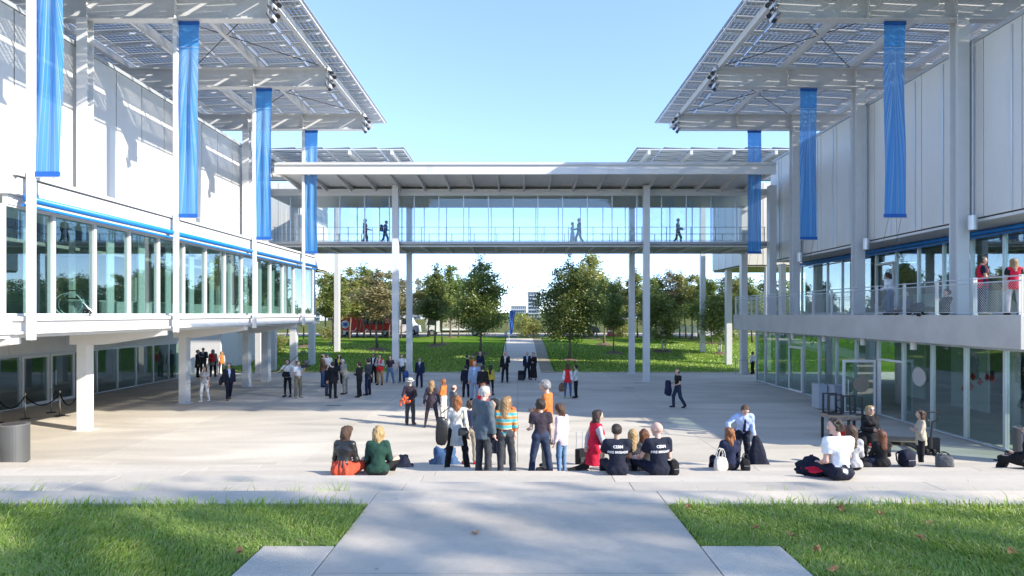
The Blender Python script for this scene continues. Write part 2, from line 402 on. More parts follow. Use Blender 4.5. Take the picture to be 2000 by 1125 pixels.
# near path and its side slabs
path = struct(MB().box(-1.52, 1.52, -12, 5.85, 1.6, 2.10).build('path', JOINT))
yj = [5.852, 4.28, 2.70, 1.1, -0.5, -2.1, -3.7, -5.3, -8, -12]
for a, b in zip(yj[:-1], yj[1:]):
    MB().box(-1.53, 1.53, b+.004, a-.004, 2.08, 2.15).build('path_slab', PATHC, path, bevel=0.004)
TACT = conc('ribbed_concrete', (0.61, 0.54, 0.44), 0.9)
for s_, w_ in ((-1, 0.59), (1, 0.66)):
    x0, x1 = s_*1.542, s_*(1.542 + w_)
    MB().box(x0, x1, 4.235, 4.78, 1.9, 2.15).build('side_slab', TACT, path, bevel=0.004)
    rb = MB()
    for i in range(21):
        for j in range(18):
            X = min(x0, x1) + .03 + i * (w_ - .06)/20; Y = 4.26 + j*.029 + (0.0145 if i % 2 else 0)
            rb.box(X-.008, X+.008, Y-.005, Y+.005, 2.149, 2.1535)
    rb.build('grip_dimple', TACT, path)['kind'] = 'stuff'
MB().box(1.542, 14, 2.7, 4.225, 1.9, 2.15).build('path_slab', PATHC, path, bevel=0.004)
lw_ = MB()
lw_.box(-60, -1.56, -60, 5.845, 1.2, 2.115); lw_.box(1.56, 60, 4.23, 5.845, 1.2, 2.115); lw_.box(1.56, 60, -60, 2.69, 1.2, 2.115); lw_.box(-1.56, 1.56, -60, -12, 1.2, 2.115)
struct(lw_.build('lawn_soil', SOIL))

# ================================================================ NEAR PAVILIONS
# shared solar panel: cells on a frame, daylight between them
PVC = mat('solar_cell_top', (0.03, 0.045, 0.09), 0.25, spec=0.6)
PVB = mat('solar_cell_back', (0.38, 0.385, 0.36), 0.45, var=0.08)
PW, PD = 1.76, 0.99
def solar_mesh():
    m = MB(); nxc, nyc = 9, 5
    px, py = (PW-.06)/nxc, (PD-.06)/nyc
    for i in range(nxc):
        for j in range(nyc):
            x = -PW/2 + .03 + px*(i+.5); y = -PD/2 + .03 + py*(j+.5)
            a, b = px*.458, py*.445
            m.cm = 0; m.add([(x-a,y-b,.008),(x+a,y-b,.008),(x+a,y+b,.008),(x-a,y+b,.008)], [(0,1,2,3)])
            m.cm = 1; m.add([(x-a,y-b,.003),(x+a,y-b,.003),(x+a,y+b,.003),(x-a,y+b,.003)], [(3,2,1,0)])
    m.cm = 2
    for s in (-1, 1):
        m.box(-PW/2, PW/2, s*PD/2-.02, s*PD/2+.02, -.01, .02); m.box(s*PW/2-.02, s*PW/2+.02, -PD/2, PD/2, -.01, .02)
    me = bpy.data.meshes.new('solar_panel'); me.from_pydata(m.v, [], m.f); setmats(me, [PVC, PVB, GREYST]); me.polygons.foreach_set('material_index', m.m)
    return me
SOLAR = solar_mesh()
SPOT_G = 'spotlights on the canopy beams'
def canopy(parent, sgn, y0, y1, beamY, xin=23.4, label=None, zb=14.5, xe0=8.15, tipx=9.0, rods=True):
    """roof of see-through solar panels on white steel; sgn -1 left, +1 right, mirrored about X = 0.2"""
    def X(d): return 0.2 + sgn * d
    c = MB()
    zt = zb + 0.87
    for d in (9.1, 12.1, 15.1, 18.1, 21.1):                # beams running away from the viewer
        if d < xin + 1:
            c.box(X(d)-.09, X(d)+.09, y0, y1, zt+.003, zt+.30)
    cano = c.build('canopy_beam', STEEL, parent)
    if label: cano['label'] = label
    y = y0
    while y <= y1 + 0.01:                            # purlins
        MB().box(X(xe0+.15), X(xin), y-.022, y+.022, zt+.303, zt+.36).build('purlin', STEEL, cano); y += 1.05
    edge = MB().box(X(xe0+.1), X(xe0+.16), y0, y1, zt+.31, zt+.37)
    edge.build('edge_rail', STEEL, cano)
    nrow = int((y1 - y0) / 1.05 + .6)
    for i in range(8):
        for j in range(nrow):
            d = xe0 + 0.1 + PW/2 + i*1.93
            if d + PW/2 > xin + 0.8: continue
            piece('solar_panel', SOLAR, (X(d), y0 + 1.05*(j+.5), zt + 0.47), cano, (0, R(3.0)*sgn, 0))
    if rods:                                         # thin bracing rods
        for a, b in zip(beamY[:-1], beamY[1:]):
            MB().cyl((X(9.1), a, zt+.06), (X(15.1), b, zt+.06), .018, n=6).build('brace_rod', DARK, cano)
            MB().cyl((X(15.1), a, zt+.1), (X(9.1), b, zt+.1), .018, n=6).build('brace_rod', DARK, cano)
    return cano
def ibeam(mb, x0, x1, y, z0, z1, fw=0.34, tf=0.035, tw=0.02, stiff=()):
    mb.box(x0, x1, y-fw/2, y+fw/2, z0, z0+tf); mb.box(x0, x1, y-fw/2, y+fw/2, z1-tf, z1)
    mb.box(x0, x1, y-tw/2, y+tw/2, z0+tf, z1-tf)
    for s in stiff: mb.box(s-.012, s+.012, y-fw/2+.01, y+fw/2-.01, z0+tf, z1-tf)
def hcol(mb, x, y, z0, z1, w=0.34, d=0.34, t=0.03):
    """H section: flanges face the viewer and away"""
    mb.box(x-w/2, x+w/2, y-d/2, y-d/2+t, z0, z1); mb.box(x-w/2, x+w/2, y+d/2-t, y+d/2, z0, z1)
    mb.box(x-t/2, x+t/2, y-d/2+t, y+d/2-t, z0, z1)
def boxcol(mb, x, y, z0, z1, w=0.34, d=0.36): mb.box(x-w/2, x+w/2, y-d/2, y+d/2, z0, z1)

def panes(parent, name, m, X, ylist, z0, z1, mull=ALU, mw=0.06, md=0.12, skip=(), tint_t=0.016, drop=0.05):
    """glazed wall on the plane x = X: one pane per bay, a mullion between bays, rails"""
    for i, (a, b) in enumerate(zip(ylist[:-1], ylist[1:])):
        if i in skip: continue
        piece(name, boxmesh(name, m, tint_t, (b-a)-mw, z1-z0-2*drop), (X, (a+b)/2, z0+drop), parent)
    for y in ylist:
        piece('mullion', boxmesh('mullion', mull, md, mw, z1-z0), (X, y, z0), parent)
    for z in (z0, z1-drop):
        piece('rail', boxmesh('rail', mull, md-.02, ylist[-1]-ylist[0], drop), (X, (ylist[0]+ylist[-1])/2, z), parent)

BEAMY = [14.2, 20.2, 26.2, 32.2]
# ---------------- left
LP = thing('pavilion', 'white left pavilion with glazed upper floor on pillars and solar canopy', 'building', (-18, 23, 0))
# upper wall of tall white panels
wall = MB().box(-26, -15.72, 11, 32.7, 7.55, 13.55).build('wall', DARK, LP)
pm = boxmesh('wall_panel', PANELW, 0.05, 1.455, 5.9, 0.012)
for k in range(15): piece('wall_panel', pm, (-15.68, 10.95 + 1.5*k, 7.66), wall)
MB().box(-15.78, -15.60, 11, 32.75, 13.57, 13.72).build('wall_cap', GREYST, wall)
pe = boxmesh('wall_panel', PANELW, 1.455, 0.05, 5.9, 0.012)
for k in range(6): piece('wall_panel', pe, (-16.45 - 1.5*k, 32.75, 7.66), wall)
# glazed upper floor standing forward of the wall
MB().box(-15.6, -12.36, 13.9, 34.6, 7.05, 7.5).build('veranda_roof', WHITE, LP)
MB().box(-12.5, -12.22, 13.9, 34.6, 7.505, 7.6).build('roof_edge', STEEL, LP)
for k in range(4):
    MB().box(-12.345, -12.30, 14.0+5.15*k, 14.0+5.15*k+5.14, 7.06, 7.47).build('fascia_panel', WHITE, LP)
MB().cyl((-12.2, 14.1, 6.98), (-12.2, 34.5, 6.98), 0.08, n=12).build('blue_roller', BLUEP, LP, smooth=True)
MB().box(-12.3, -12.22, 14.1, 34.5, 6.78, 6.83).build('blue_rail', BLUEP, LP)
upper = MB().box(-12.64, -12.5, 13.95, 34.55, 6.80, 7.04).build('upper_window_wall', STEEL, LP)
panes(upper, 'pane', GL_UP, -12.6, [14.0 + 1.5*k - 0.12 for k in range(15)], 4.06, 6.8, STEEL, 0.09, 0.16)
cm_ = boxmesh('curtain', CURT, 0.05, 0.30, 2.6)
for k in range(14):
    if k != 1: piece('curtain', cm_, (-12.95, 14.0 + 1.5*k + 1.08, 4.08), upper)
MB().box(-27, -12.42, 12.0, 34.6, 3.6, 4.04).build('floor_slab', WHITE, LP)
sill = MB().box(-12.42, -12.28, 13.9, 34.6, 3.93, 4.03).build('edge_beam', STEEL, LP)
MB().box(-12.40, -12.37, 13.9, 34.6, 3.66, 3.93).build('beam_web', WHITE, sill)
MB().box(-12.42, -12.28, 13.9, 34.6, 3.60, 3.66).build('beam_flange', WHITE, sill)
inn = MB(); inn.box(-17.3, -17.2, 12, 34.5, 4.05, 7.0)
inn.build('inner_wall', mat('interior_grey_green', (.22, .27, .25), .8, noise=.1), LP)
MB().box(-17.2, -12.7, 34.3, 34.4, 4.05, 7.0).build('end_wall', INTW, LP)
MB().box(-13.6, -13.2, 18.5, 33, 4.05, 4.5).build('window_bench', INTW, LP)
for k in range(6): MB().box(-14.6, -14.45, 15.5+3*k, 15.6+3*k, 4.05, 7.0).build('partition', INTW, LP)
# white balcony beyond the veranda end (left margin of the photo)
MB().box(-19, -12.4, 9, 13.85, 3.62, 4.02).build('balcony_slab', WHITE, LP)
MB().box(-19, -12.5, 9, 13.8, 7.1, 7.5).build('balcony_roof', STEEL, LP)
MB().box(-14.3, -14.2, 9, 13.8, 4.03, 7.1).build('balcony_wall', PANELW, LP)
dr = MB().box(-14.19, -14.13, 12.0, 13.3, 4.04, 6.5).build('balcony_door', GREYST, LP)
MB().box(-14.12, -14.08, 12.14, 12.18, 4.9, 5.3).build('handle', BLACKM, dr)
rl = MB()
for y in np.arange(9.2, 13.8, 1.1): rl.box(-12.6, -12.55, y, y+.05, 4.02, 5.08)
rail_ = rl.build('balcony_railing', STEEL, LP)
MB().box(-12.61, -12.54, 9, 13.8, 5.08, 5.13).build('handrail', STEEL, rail_)
rm = MB()
for i in range(100):
    y = 9.0 + i*.048; rm.box(-12.585, -12.579, y, y+.006, 4.1, 5.05)
rm.build('wire', STEEL, rail_)['kind'] = 'stuff'
# pillars, brackets, upper columns
for y in (14.1, 20.1, 26.1, 32.1):
    p = MB(); boxcol(p, -15.28, y, 0.02, 3.02); pl = p.build('pillar', WHITE, LP, bevel=0.008)
    MB().box(-15.55, -15.0, y-.27, y+.27, 0.0, 0.02).build('base_plate', STEEL, pl)
    MB().prism([(-15.7, 3.02), (-14.6, 3.02), (-12.45, 3.35), (-12.45, 3.6), (-15.7, 3.6)], y-.17, y+.17).build('bracket', WHITE, LP)
    c = MB(); hcol(c, -15.28, y, 7.5, 14.5, 0.36, 0.34); c.build('column', STEEL, LP)
    MB().box(-12.17, -12.03, y-.02, y+.12, 3.45, 14.5).build('hanger_post', STEEL, LP)
for y in BEAMY:
    b = MB(); ibeam(b, -8.75, -23.0, y, 14.5, 15.37, stiff=(-12.1, -15.2)); b.build('roof_beam', STEEL, LP)
canopy(LP, -1, 12.0, 34.6, BEAMY)
MB().box(-26, -15.9, 11, 32.7, 13.73, 13.8).build('roof', SOFFIT, LP)
# ground floor set back under the slab
MB().box(-26.9, -12.5, 12.0, 36, 3.5, 3.597).build('soffit', SOFFIT, LP)
for a in np.arange(12, 36, 3.0):
    MB().box(-21.6, -21.45, a+.01, a+2.99, 2.36, 3.5).build('bulkhead_panel', WHITE, LP)
gl = MB().box(-21.62, -21.5, 12, 36, 2.28, 2.355).build('ground_window_wall', ALU, LP)
panes(gl, 'pane', GL_GR, -21.55, [12.6 + 1.5*k for k in range(17)], 0.02, 2.28, ALU, 0.07, 0.12, skip=(8, 9))
for k in (8, 9):                                     # pair of glazed entrance doors
    y = 12.6 + 1.5*k
    d = MB()
    d.box(-21.57, -21.45, y+.04, y+.14, .03, 2.25); d.box(-21.57, -21.45, y+1.36, y+1.46, .03, 2.25)
    d.box(-21.57, -21.45, y+.14, y+1.36, .03, .16); d.box(-21.57, -21.45, y+.14, y+1.36, 2.15, 2.25)
    dd = d.build('door', WHITE, gl)
    MB().box(-21.52, -21.50, y+.14, y+1.36, .16, 2.15).build('door_pane', GL_GR, dd)
    MB().cyl((-21.38, y+(1.25 if k == 8 else .25), .8), (-21.38, y+(1.25 if k == 8 else .25), 1.5), .018, n=8).build('handle', ALU, dd)
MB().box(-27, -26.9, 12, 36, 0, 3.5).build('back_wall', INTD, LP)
MB().box(-26.9, -21.6, 35.9, 36, 0, 3.5).build('side_wall', INTW, LP)
for y in (17, 23, 29, 34): MB().box(-24.2, -23.9, y, y+.3, 0, 3.5).build('inner_column', WHITE, LP)

# ---------------- right
RP = thing('pavilion', 'white right pavilion with concrete terrace over dark glazed ground floor', 'building', (18, 24, 0))
wall = MB().box(16.12, 29, 16.8, 35.6, 7.42, 13.6).build('wall', DARK, RP)
pm = boxmesh('wall_panel', PANELW, 0.05, 1.47, 6.15, 0.012)
for k in range(13): piece('wall_panel', pm, (16.07, 17.0 + 1.5*k - .25 + .6, 7.46), wall)
MB().box(16.0, 16.18, 16.7, 35.75, 13.615, 13.75).build('wall_cap', GREYST, wall)
pe = boxmesh('wall_panel', PANELW, 1.455, 0.05, 6.15, 0.012)
for k in range(6):
    piece('wall_panel', pe, (16.85 + 1.5*k, 35.66, 7.46), wall); piece('wall_panel', pe, (16.85 + 1.5*k, 16.74, 7.46), wall)
fin = boxmesh('cover_strip', ALU, 0.03, 0.05, 6.0)
for k in range(13): piece('cover_strip', fin, (16.03, 16.85 + .1 + 1.5*k, 7.5), wall)
MB().box(16.1, 29, 16.8, 35.6, 7.32, 7.415).build('soffit', SOFFIT, RP)
MB().box(16.2, 29, 16.8, 35.6, 13.76, 13.82).build('roof', SOFFIT, RP)
up = MB().box(17.95, 18.08, 14.9, 35.9, 7.16, 7.315).build('upper_window_wall', GREYST, RP)
panes(up, 'pane', GL_UP, 18.0, [15.0 + 1.5*k for k in range(15)], 4.07, 7.16, ALU, 0.08, 0.14)
MB().cyl((17.7, 15, 7.2), (17.7, 35.8, 7.2), 0.09, n=12).build('blue_roller', BLUEP, RP, smooth=True)
MB().box(17.62, 17.68, 15, 35.8, 7.0, 7.06).build('blue_rail', BLUEP, RP)
# door in the upper glazing
dy = 18 * F / 647 + 0.0
d = MB(); y = 27.0
for (a, b) in ((y+.05, y+.13), (y+1.37, y+1.45)): d.box(17.86, 17.93, a, b, 4.08, 6.6)
d.box(17.86, 17.93, y+.13, y+1.37, 6.5, 6.6); d.box(17.86, 17.93, y+.13, y+1.37, 4.08, 4.2)
dd = d.build('door', WHITE, RP)
MB().cyl((17.83, y+.25, 4.9), (17.83, y+.25, 5.6), .015, n=8).build('handle', ALU, dd)
slab = MB().box(13.62, 27, 15.4, 35.9, 3.13, 4.06).build('terrace_slab', CONC, RP, bevel=0.01)
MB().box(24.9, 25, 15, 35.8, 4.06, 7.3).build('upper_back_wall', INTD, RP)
MB().box(18.1, 25, 35.7, 35.8, 4.06, 7.3).build('upper_end_wall', INTW, RP)
MB().box(19.2, 19.35, 16, 35, 4.07, 5.05).build('inner_parapet', INTW, RP)
# junction boxes beside the columns
for y in (20.2, 26.2, 32.2):
    MB().cyl((15.72, y-.55, 7.0), (15.72, y-.55, 7.5), .14, n=14).build('loudspeaker', ALU, RP)
    MB().cyl((15.72, y-.55, 7.5), (15.72, y-.55, 13.5), .03, n=8).build('conduit', GREYST, RP)
    c = MB(); hcol(c, 15.68, y, 4.07, 14.5, 0.42, 0.40); c.build('column', STEEL, RP)
for y in BEAMY:
    b = MB(); ibeam(b, 9.15, 23.4, y, 14.5, 15.37, stiff=(12.4, 15.5)); b.build('roof_beam', STEEL, RP)
canopy(RP, 1, 12.0, 34.6, BEAMY)
# railing round the terrace
posts = [15.5 + 1.56*k for k in range(14)]
ra = MB()
for z in (5.02, 5.15): ra.cyl((13.72, 15.45, z), (13.72, 35.85, z), .018, n=8)
for z in (4.14,): ra.cyl((13.72, 15.45, z), (13.72, 35.85, z), .012, n=6)
railing = ra.build('railing', ALU, RP)
pmesh = MB().box(-.03, .03, -.045, -.03, 0, 1.1).box(-.03, .03, .03, .045, 0, 1.1).box(-.04, .04, -.06, .06, -.02, .01).mesh('railing_post', STEEL)
for y in posts: piece('railing_post', pmesh, (13.72, y, 4.08), railing)
net = MB()
def wire(a, b): net.bar(a, b, .004, .004)
for i in range(-12, 262):
    y = 15.45 + i*.078
    for s in (1, -1):
        ya, yb = (y, y + .88) if s == 1 else (y + .88, y)
        p, q = Vector((13.72, ya, 4.14)), Vector((13.72, yb, 5.02))
        lo, hi = 0, 1
        if min(ya, yb) < 15.45 or max(ya, yb) > 35.85: continue
        wire(p, q)
net.build('wire_mesh', ALU, railing)['kind'] = 'stuff'
ends = MB()
for x in np.arange(13.72, 17.9, 1.0): ends.box(x-.02, x+.02, 35.83, 35.87, 4.06, 5.15)
for z in (5.02, 5.15): ends.cyl((13.72, 35.85, z), (17.9, 35.85, z), .016, n=6)
ends.build('end_railing', ALU, RP)
# ground floor glazing under the terrace
gw = MB().box(14.52, 14.66, 15.2, 34.7, 3.05, 3.125).build('ground_window_wall', ALU, RP)
gy_ = [15.5 + 1.5*k for k in range(13)] + [34.7]
panes(gw, 'pane', GL_GR, 14.6, gy_, 0.02, 3.05, ALU, 0.08, 0.14, skip=(4, 9))
piece('pane', boxmesh('pane', GL_GR, 0.016, 1.42, 0.68), (14.6, 22.25, 2.32), gw)
piece('transom', boxmesh('transom', WHITE, 0.14, 1.42, 0.08), (14.6, 22.25, 2.24), gw)
d = MB(); y = 23.06                                  # leaf standing open
for (a, b) in ((13.18, 13.27), (14.42, 14.5)): d.box(a, b, y-.03, y+.03, .04, 2.24)
d.box(13.27, 14.42, y-.03, y+.03, .04, .16); d.box(13.27, 14.42, y-.03, y+.03, 2.14, 2.24)
dd = d.build('door', WHITE, gw)
MB().box(13.27, 14.42, y-.008, y+.008, .16, 2.14).build('door_pane', GL_GR, dd)
MB().cyl((13.36, y-.07, .75), (13.36, y-.07, 1.45), .016, n=8).build('handle', ALU, dd)
MB().cyl((13.9, y-.045, 1.25), (13.9, y-.036, 1.25), .33, n=28).build('round_sticker', mat('sticker_brown', (0.33, 0.27, 0.2), 0.8), dd)
d = MB(); y = 29.0                                   # closed door further back
for (a, b) in ((y+.05, y+.13), (y+1.37, y+1.45)): d.box(14.5, 14.56, a, b, .04, 2.4)
d.box(14.5, 14.56, y+.13, y+1.37, .04, .15); d.box(14.5, 14.56, y+.13, y+1.37, 2.3, 2.4)
dd = d.build('door', WHITE, gw)
MB().box(14.52, 14.535, y+.13, y+1.37, .15, 2.3).build('door_pane', GL_GR, dd)
MB().cyl((14.46, y+1.2, .8), (14.46, y+1.2, 1.5), .016, n=8).build('handle', ALU, dd)
piece('pane', boxmesh('pane', GL_GR, 0.016, 1.42, 0.6), (14.6, 29.75, 2.42), gw)
sy_ = 14.6 * F / (1798 - 1011)
MB().cyl((14.53, sy_, 1.82), (14.575, sy_, 1.82), .34, n=28).build('round_sticker', mat('sticker_beige', (0.45, 0.43, 0.39), 0.8), gw)
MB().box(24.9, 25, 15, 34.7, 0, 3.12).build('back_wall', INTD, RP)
MB().box(14.7, 25, 34.62, 34.68, 0, 3.1).build('side_wall', GL_GR, RP)
for y in (16, 20.2, 26.2, 32.2): MB().cyl((17.6, y, 0), (17.6, y, 3.12), .2, n=16).build('inner_column', WHITE, RP, smooth=True)
for k in range(5): MB().box(19.5, 19.6, 16.2+3.7*k, 18.2+3.7*k, 0, 2.9).build('curtain', CURT, RP)
for x_ in (1497.5, 1548.5, 1610, 1685.6, 1784):
    Y = 14.05 * F / (x_ - 1011)
    dl = MB().cyl((14.05, Y, 2.83), (14.05, Y, 3.125), .105, n=14).build('downlight', WHITE, RP, smooth=False)
    MB().cyl((14.05, Y, 2.825), (14.05, Y, 2.829), .08, n=14).build('lens', mat('lens', (0.5, 0.5, 0.5), 0.3), dl)
REDP = mat('red_poster', (0.65, 0.05, 0.03), 0.6)
ps = MB()
for (dx, z, s) in ((0, 1.95, .13), (.22, 2.0, .1), (.5, 1.8, .12), (.8, 1.95, .12), (.9, 1.6, .14), (1.05, 1.75, .12), (1.2, 1.5, .12), (1.05, 1.25, .13)):
    ps.prism([(18.7+dx-s, z), (18.7+dx+s*.2, z+s*1.2), (18.7+dx+s, z-s*.4), (18.7+dx, z-s)], 15.6, 15.62, 'x')
pg = ps.build('red_paper_decoration', REDP, RP)

# ================================================================ FAR PAVILIONS AND BRIDGE
for sgn, side in ((-1, 'left'), (1, 'right')):
    def X(d): return 0.2 + sgn * d
    FP = thing('pavilion', 'far %s pavilion behind the bridge, white box on slender columns' % side, 'building', (X(20), 46, 0))
    wl = MB().box(X(15.95), X(26), 41.0, 47.0, 7.6, 13.55).build('wall', DARK, FP)
    pm = boxmesh('wall_panel', PANELW, 0.05, 1.46, 5.9, 0.012)
    for k in range(4): piece('wall_panel', pm, (X(15.9), 41.75 + 1.5*k, 7.63), wl)
    pe = boxmesh('wall_panel', PANELW, 1.46, 0.05, 5.9, 0.012)
    for k in range(6):
        piece('wall_panel', pe, (X(16.7 + 1.5*k), 40.95, 7.63), wl); piece('wall_panel', pe, (X(16.7 + 1.5*k), 47.05, 7.63), wl)
    MB().box(X(16.0), X(26), 41, 47, 7.5, 7.598).build('soffit', mat('olive_lit_soffit', (0.33, 0.31, 0.2), 0.8), FP)  # olive light on the underside is put into the soffit colour
    for y in (44.4, 50.6):
        c = MB(); boxcol(c, X(16.25), y, hz(X(16.25), y)-.2, 14.5, .42, .42); c.build('column', STEEL, FP)
    for y in (44.4,):
        b = MB(); ibeam(b, X(9.0), X(23), y, 14.5, 15.37); b.build('roof_beam', STEEL, FP)
    for k, y in enumerate((38.7, 41.0)):
        c = MB(); boxcol(c, X(17.8), y, 0, 7.5, .36, .36); c.build('column', STEEL, FP)
    if sgn < 0: MB().box(-24.5, -20.55, 39.3, 39.5, 0.0, 3.45).build('entrance_wall', WHITE, FP)
    canopy(FP, sgn, 40.2, 46.8, [38.9, 44.4], rods=False)
    MB().box(X(21.6), X(30), 43.5, 47, 0.0, 7.5).build('ground_floor_wall', PANELW, FP) if sgn < 0 else None

BR = thing('footbridge', 'long glazed white footbridge joining the two pavilions', 'footbridge', (0.2, 36.5, 0))
for x in (-7.4, 7.8):
    for y in (34.5, 38.9):
        c = MB(); boxcol(c, x, y, 0.0, 11.88, 0.37, 0.37); cc = c.build('column', STEEL, BR, bevel=0.01)
        MB().box(x-.26, x+.26, y-.26, y+.26, 0.0, 0.025).build('base_plate', STEEL, cc)
for x in (-15.3, 15.45):
    for y in (34.6, 38.9):
        c = MB(); boxcol(c, x, y, 4.06 if (x > 0 and y < 36) else 0.0, 11.88, .42, .4); c.build('column', STEEL, BR)
roof = MB().box(-13.6, 14.4, 31.85, 41, 11.98, 12.5).build('roof', WHITE, BR)
MB().box(-13.6, 14.45, 31.80, 31.845, 11.91, 12.42).build('fascia', WHITE, roof)
MB().box(-13.6, 14.45, 31.72, 31.84, 12.425, 12.56).build('roof_edge', STEEL, roof)
for xb in (840, 1192):                               # bolt groups on the fascia
    x = at(xb, 31.8); bl = MB()
    for i in range(4):
        for j in range(4): bl.cyl((x-.13+i*.085 + (0.04 if i > 1 else 0), 31.775, 12.02+j*.1), (x-.13+i*.085 + (0.04 if i > 1 else 0), 31.80, 12.02+j*.1), .016, n=6)
    bl.build('bolt', GREYST, roof)['kind'] = 'stuff'
for k in range(19):
    x = -13.3 + 1.52*k
    MB().prism([(31.9, 11.98), (31.9, 11.94), (35.0, 11.64), (36.5, 11.64), (36.5, 11.98)], x-.05, x+.05, 'x').build('rafter', STEEL, roof)
lat = MB()
for k in range(60): lat.box(-3 + k*.15, -2.97 + k*.15, 31.95, 34.9, 11.955, 11.978)
lat.build('ceiling_lattice', STEEL, roof)['kind'] = 'stuff'
duct = MB()
for k in range(7): duct.cyl((-15.2 + k*.25, 32.6, 12.2), (-15.2 + k*.25 + .22, 32.6, 12.2), .30 if k % 2 else .33, n=18)
duct.build('silver_duct', SILVER, BR, smooth=False)
MB().box(-15.4, 15.6, 34.9, 39.2, 8.38, 8.5).build('floor_deck', GREYST, BR)
MB().box(-15.4, 15.6, 35.05, 35.35, 8.24, 8.30).build('beam_flange', STEEL, BR)
MB().box(-15.4, 15.6, 34.95, 35.3, 8.44, 8.56).build('sill', STEEL, BR)
MB().box(-15.4, 15.6, 35.18, 35.22, 8.30, 8.44).build('beam_web', STEEL, BR)
MB().box(-15.4, 15.6, 38.85, 39.2, 8.24, 8.56).build('rear_edge_beam', STEEL, BR)
for k in range(21): MB().box(-15.2+1.53*k, -15.08+1.53*k, 35.35, 38.85, 8.22, 8.36).build('floor_joist', STEEL, BR)
for y in (35.2, 39.0):
    fr = MB().box(-15.4, 15.6, y-.1, y+.12, 11.40, 11.62).build('window_wall', STEEL, BR)
    if y < 36: MB().box(-15.4, 15.6, y-.16, y+.1, 11.625, 11.8).build('head_beam', STEEL, fr)
    pmx = boxmesh('bridge_pane', GL_BRIDGE, 1.48, 0.016, 2.78)
    mm = boxmesh('mullion', ALU, 0.05, 0.1, 2.82)
    for k in range(20):
        piece('pane', pmx, (-14.82 + 1.53*k, y, 8.6), fr)
    for k in range(21): piece('mullion', mm, (-15.58 + 1.53*k, y, 8.57), fr)
MB().box(-15.4, 15.6, 35.32, 38.9, 11.40, 11.44).build('ceiling', WHITE, BR)
for y in (35.55, 38.6):
    hr = MB()
    for z in (9.1, 9.52): hr.cyl((-15.3, y, z), (15.5, y, z), .018, n=6)
    for k in range(21): hr.box(-15.2+1.53*k, -15.16+1.53*k, y-.02, y+.02, 8.5, 9.52)
    hr.build('handrail', GREYST, BR)
# ================================================================ TREES
def tree_meshes(seed, H, clear, rad, nleaf, shape='oval', lsz=0.10, trunk_r=0.06, twin=False, gap=0.0):
    """returns (trunk mesh verts/faces MB, leaf verts, leaf faces); base at the origin"""
    rnd = random.Random(seed); rg = np.random.RandomState(seed)
    t = MB(); tips = []
    lean = (rnd.uniform(-.25, .25), rnd.uniform(-.25, .25))
    def axis(z): return Vector((lean[0]*(z/H)**1.5 + .04*math.sin(z*1.7+seed), lean[1]*(z/H)**1.5 + .04*math.cos(z*1.3+seed), z))
    zs = np.linspace(0, H*.96, 9)
    t.tube([axis(z) - Vector((0, 0, .1 if z == 0 else 0)) for z in zs], [max(.008, trunk_r*(1 - .9*z/H)) * (1.35 if z == 0 else 1) for z in zs], 7)
    if twin: t.tube([Vector((.35*min(1, z/1.5), .1, 0)) + axis(z) for z in np.linspace(0, H*.75, 7)], [trunk_r*.7*(1-z/H) for z in np.linspace(0, H*.75, 7)], 6)
    nl = int(16 + H*3.0)
    for i in range(nl):
        u = (i + rnd.random()) / nl
        z = clear + (H*.93 - clear) * u
        if shape == 'oval': pr = rad * (math.sin(math.pi * min(1, .14 + u*.86)) ** .75) * (1.12 - .3*u)
        elif shape == 'dome': pr = rad * (math.sin(math.pi * min(1, .2 + u*.8)) ** .8) * (1.2 - .55*u)
        elif shape == 'column': pr = rad * min(1, .55 + u*2.2) * (1.08 - .85*u) * (.72 + .28*math.sin(u*13+seed))
        else: pr = rad * (1 - u) ** .6 * (.55 + .45*min(1, u*4))
        pr *= rnd.uniform(.65, 1.2)
        an = i*2.399 + rnd.uniform(-.4, .4)
        up = rnd.uniform(.35, .95) if shape != 'column' else rnd.uniform(.5, 1.1)
        d = Vector((math.cos(an), math.sin(an), up)); a = axis(z)
        e = a + Vector((d.x*pr, d.y*pr, d.z*pr*.75)); mid = (a + e)/2 + Vector((0, 0, -.06*pr)) + Vector((rnd.gauss(0, .05), rnd.gauss(0, .05), 0))
        t.tube([a, mid, e], [max(.01, trunk_r*.35*(1-u*.6)), max(.006, trunk_r*.2), .004], 4)
        tips.append((a, mid, e, pr))
    tips.append((axis(H*.85), axis(H*.92), axis(H), rad*.22))
    # leaf clumps along the outer part of each limb
    wts = np.array([max(.15, p[3]) ** 1.5 for p in tips]); wts /= wts.sum()
    pos = []
    for (a, m_, e, pr), wgt in zip(tips, wts):
        n = int(nleaf * wgt) + 2
        ncl = max(2, int(3 + pr*4))
        for c in range(ncl):
            if rnd.random() < gap: continue
            s = rnd.uniform(.3, 1.08)
            ce = a.lerp(e, s) + Vector((rnd.gauss(0, .12*pr+.05), rnd.gauss(0, .12*pr+.05), rnd.gauss(0, .1*pr+.05)))
            k = max(2, n // ncl)
            pos.append(rg.normal(0, 1, (k, 3)) * np.array([.15*pr+.09, .15*pr+.09, .11*pr+.08]) + np.array(ce))
    P = np.concatenate(pos); n = len(P)
    sz = lsz * rg.uniform(.6, 1.35, n)
    u = rg.normal(0, 1, (n, 3)); u[:, 2] *= .6; u /= np.linalg.norm(u, axis=1)[:, None]
    w_ = rg.normal(0, 1, (n, 3)); w_[:, 2] -= .3; v = np.cross(u, w_); v /= np.linalg.norm(v, axis=1)[:, None] + 1e-9
    a = u * sz[:, None]; b = v * (sz * .62)[:, None]
    V = np.stack([P - a, P + b*.9 - a*.1, P + a, P - b*.9 - a*.1], 1).reshape(-1, 3)
    Fc = np.arange(n*4).reshape(n, 4)
    return t, V, Fc
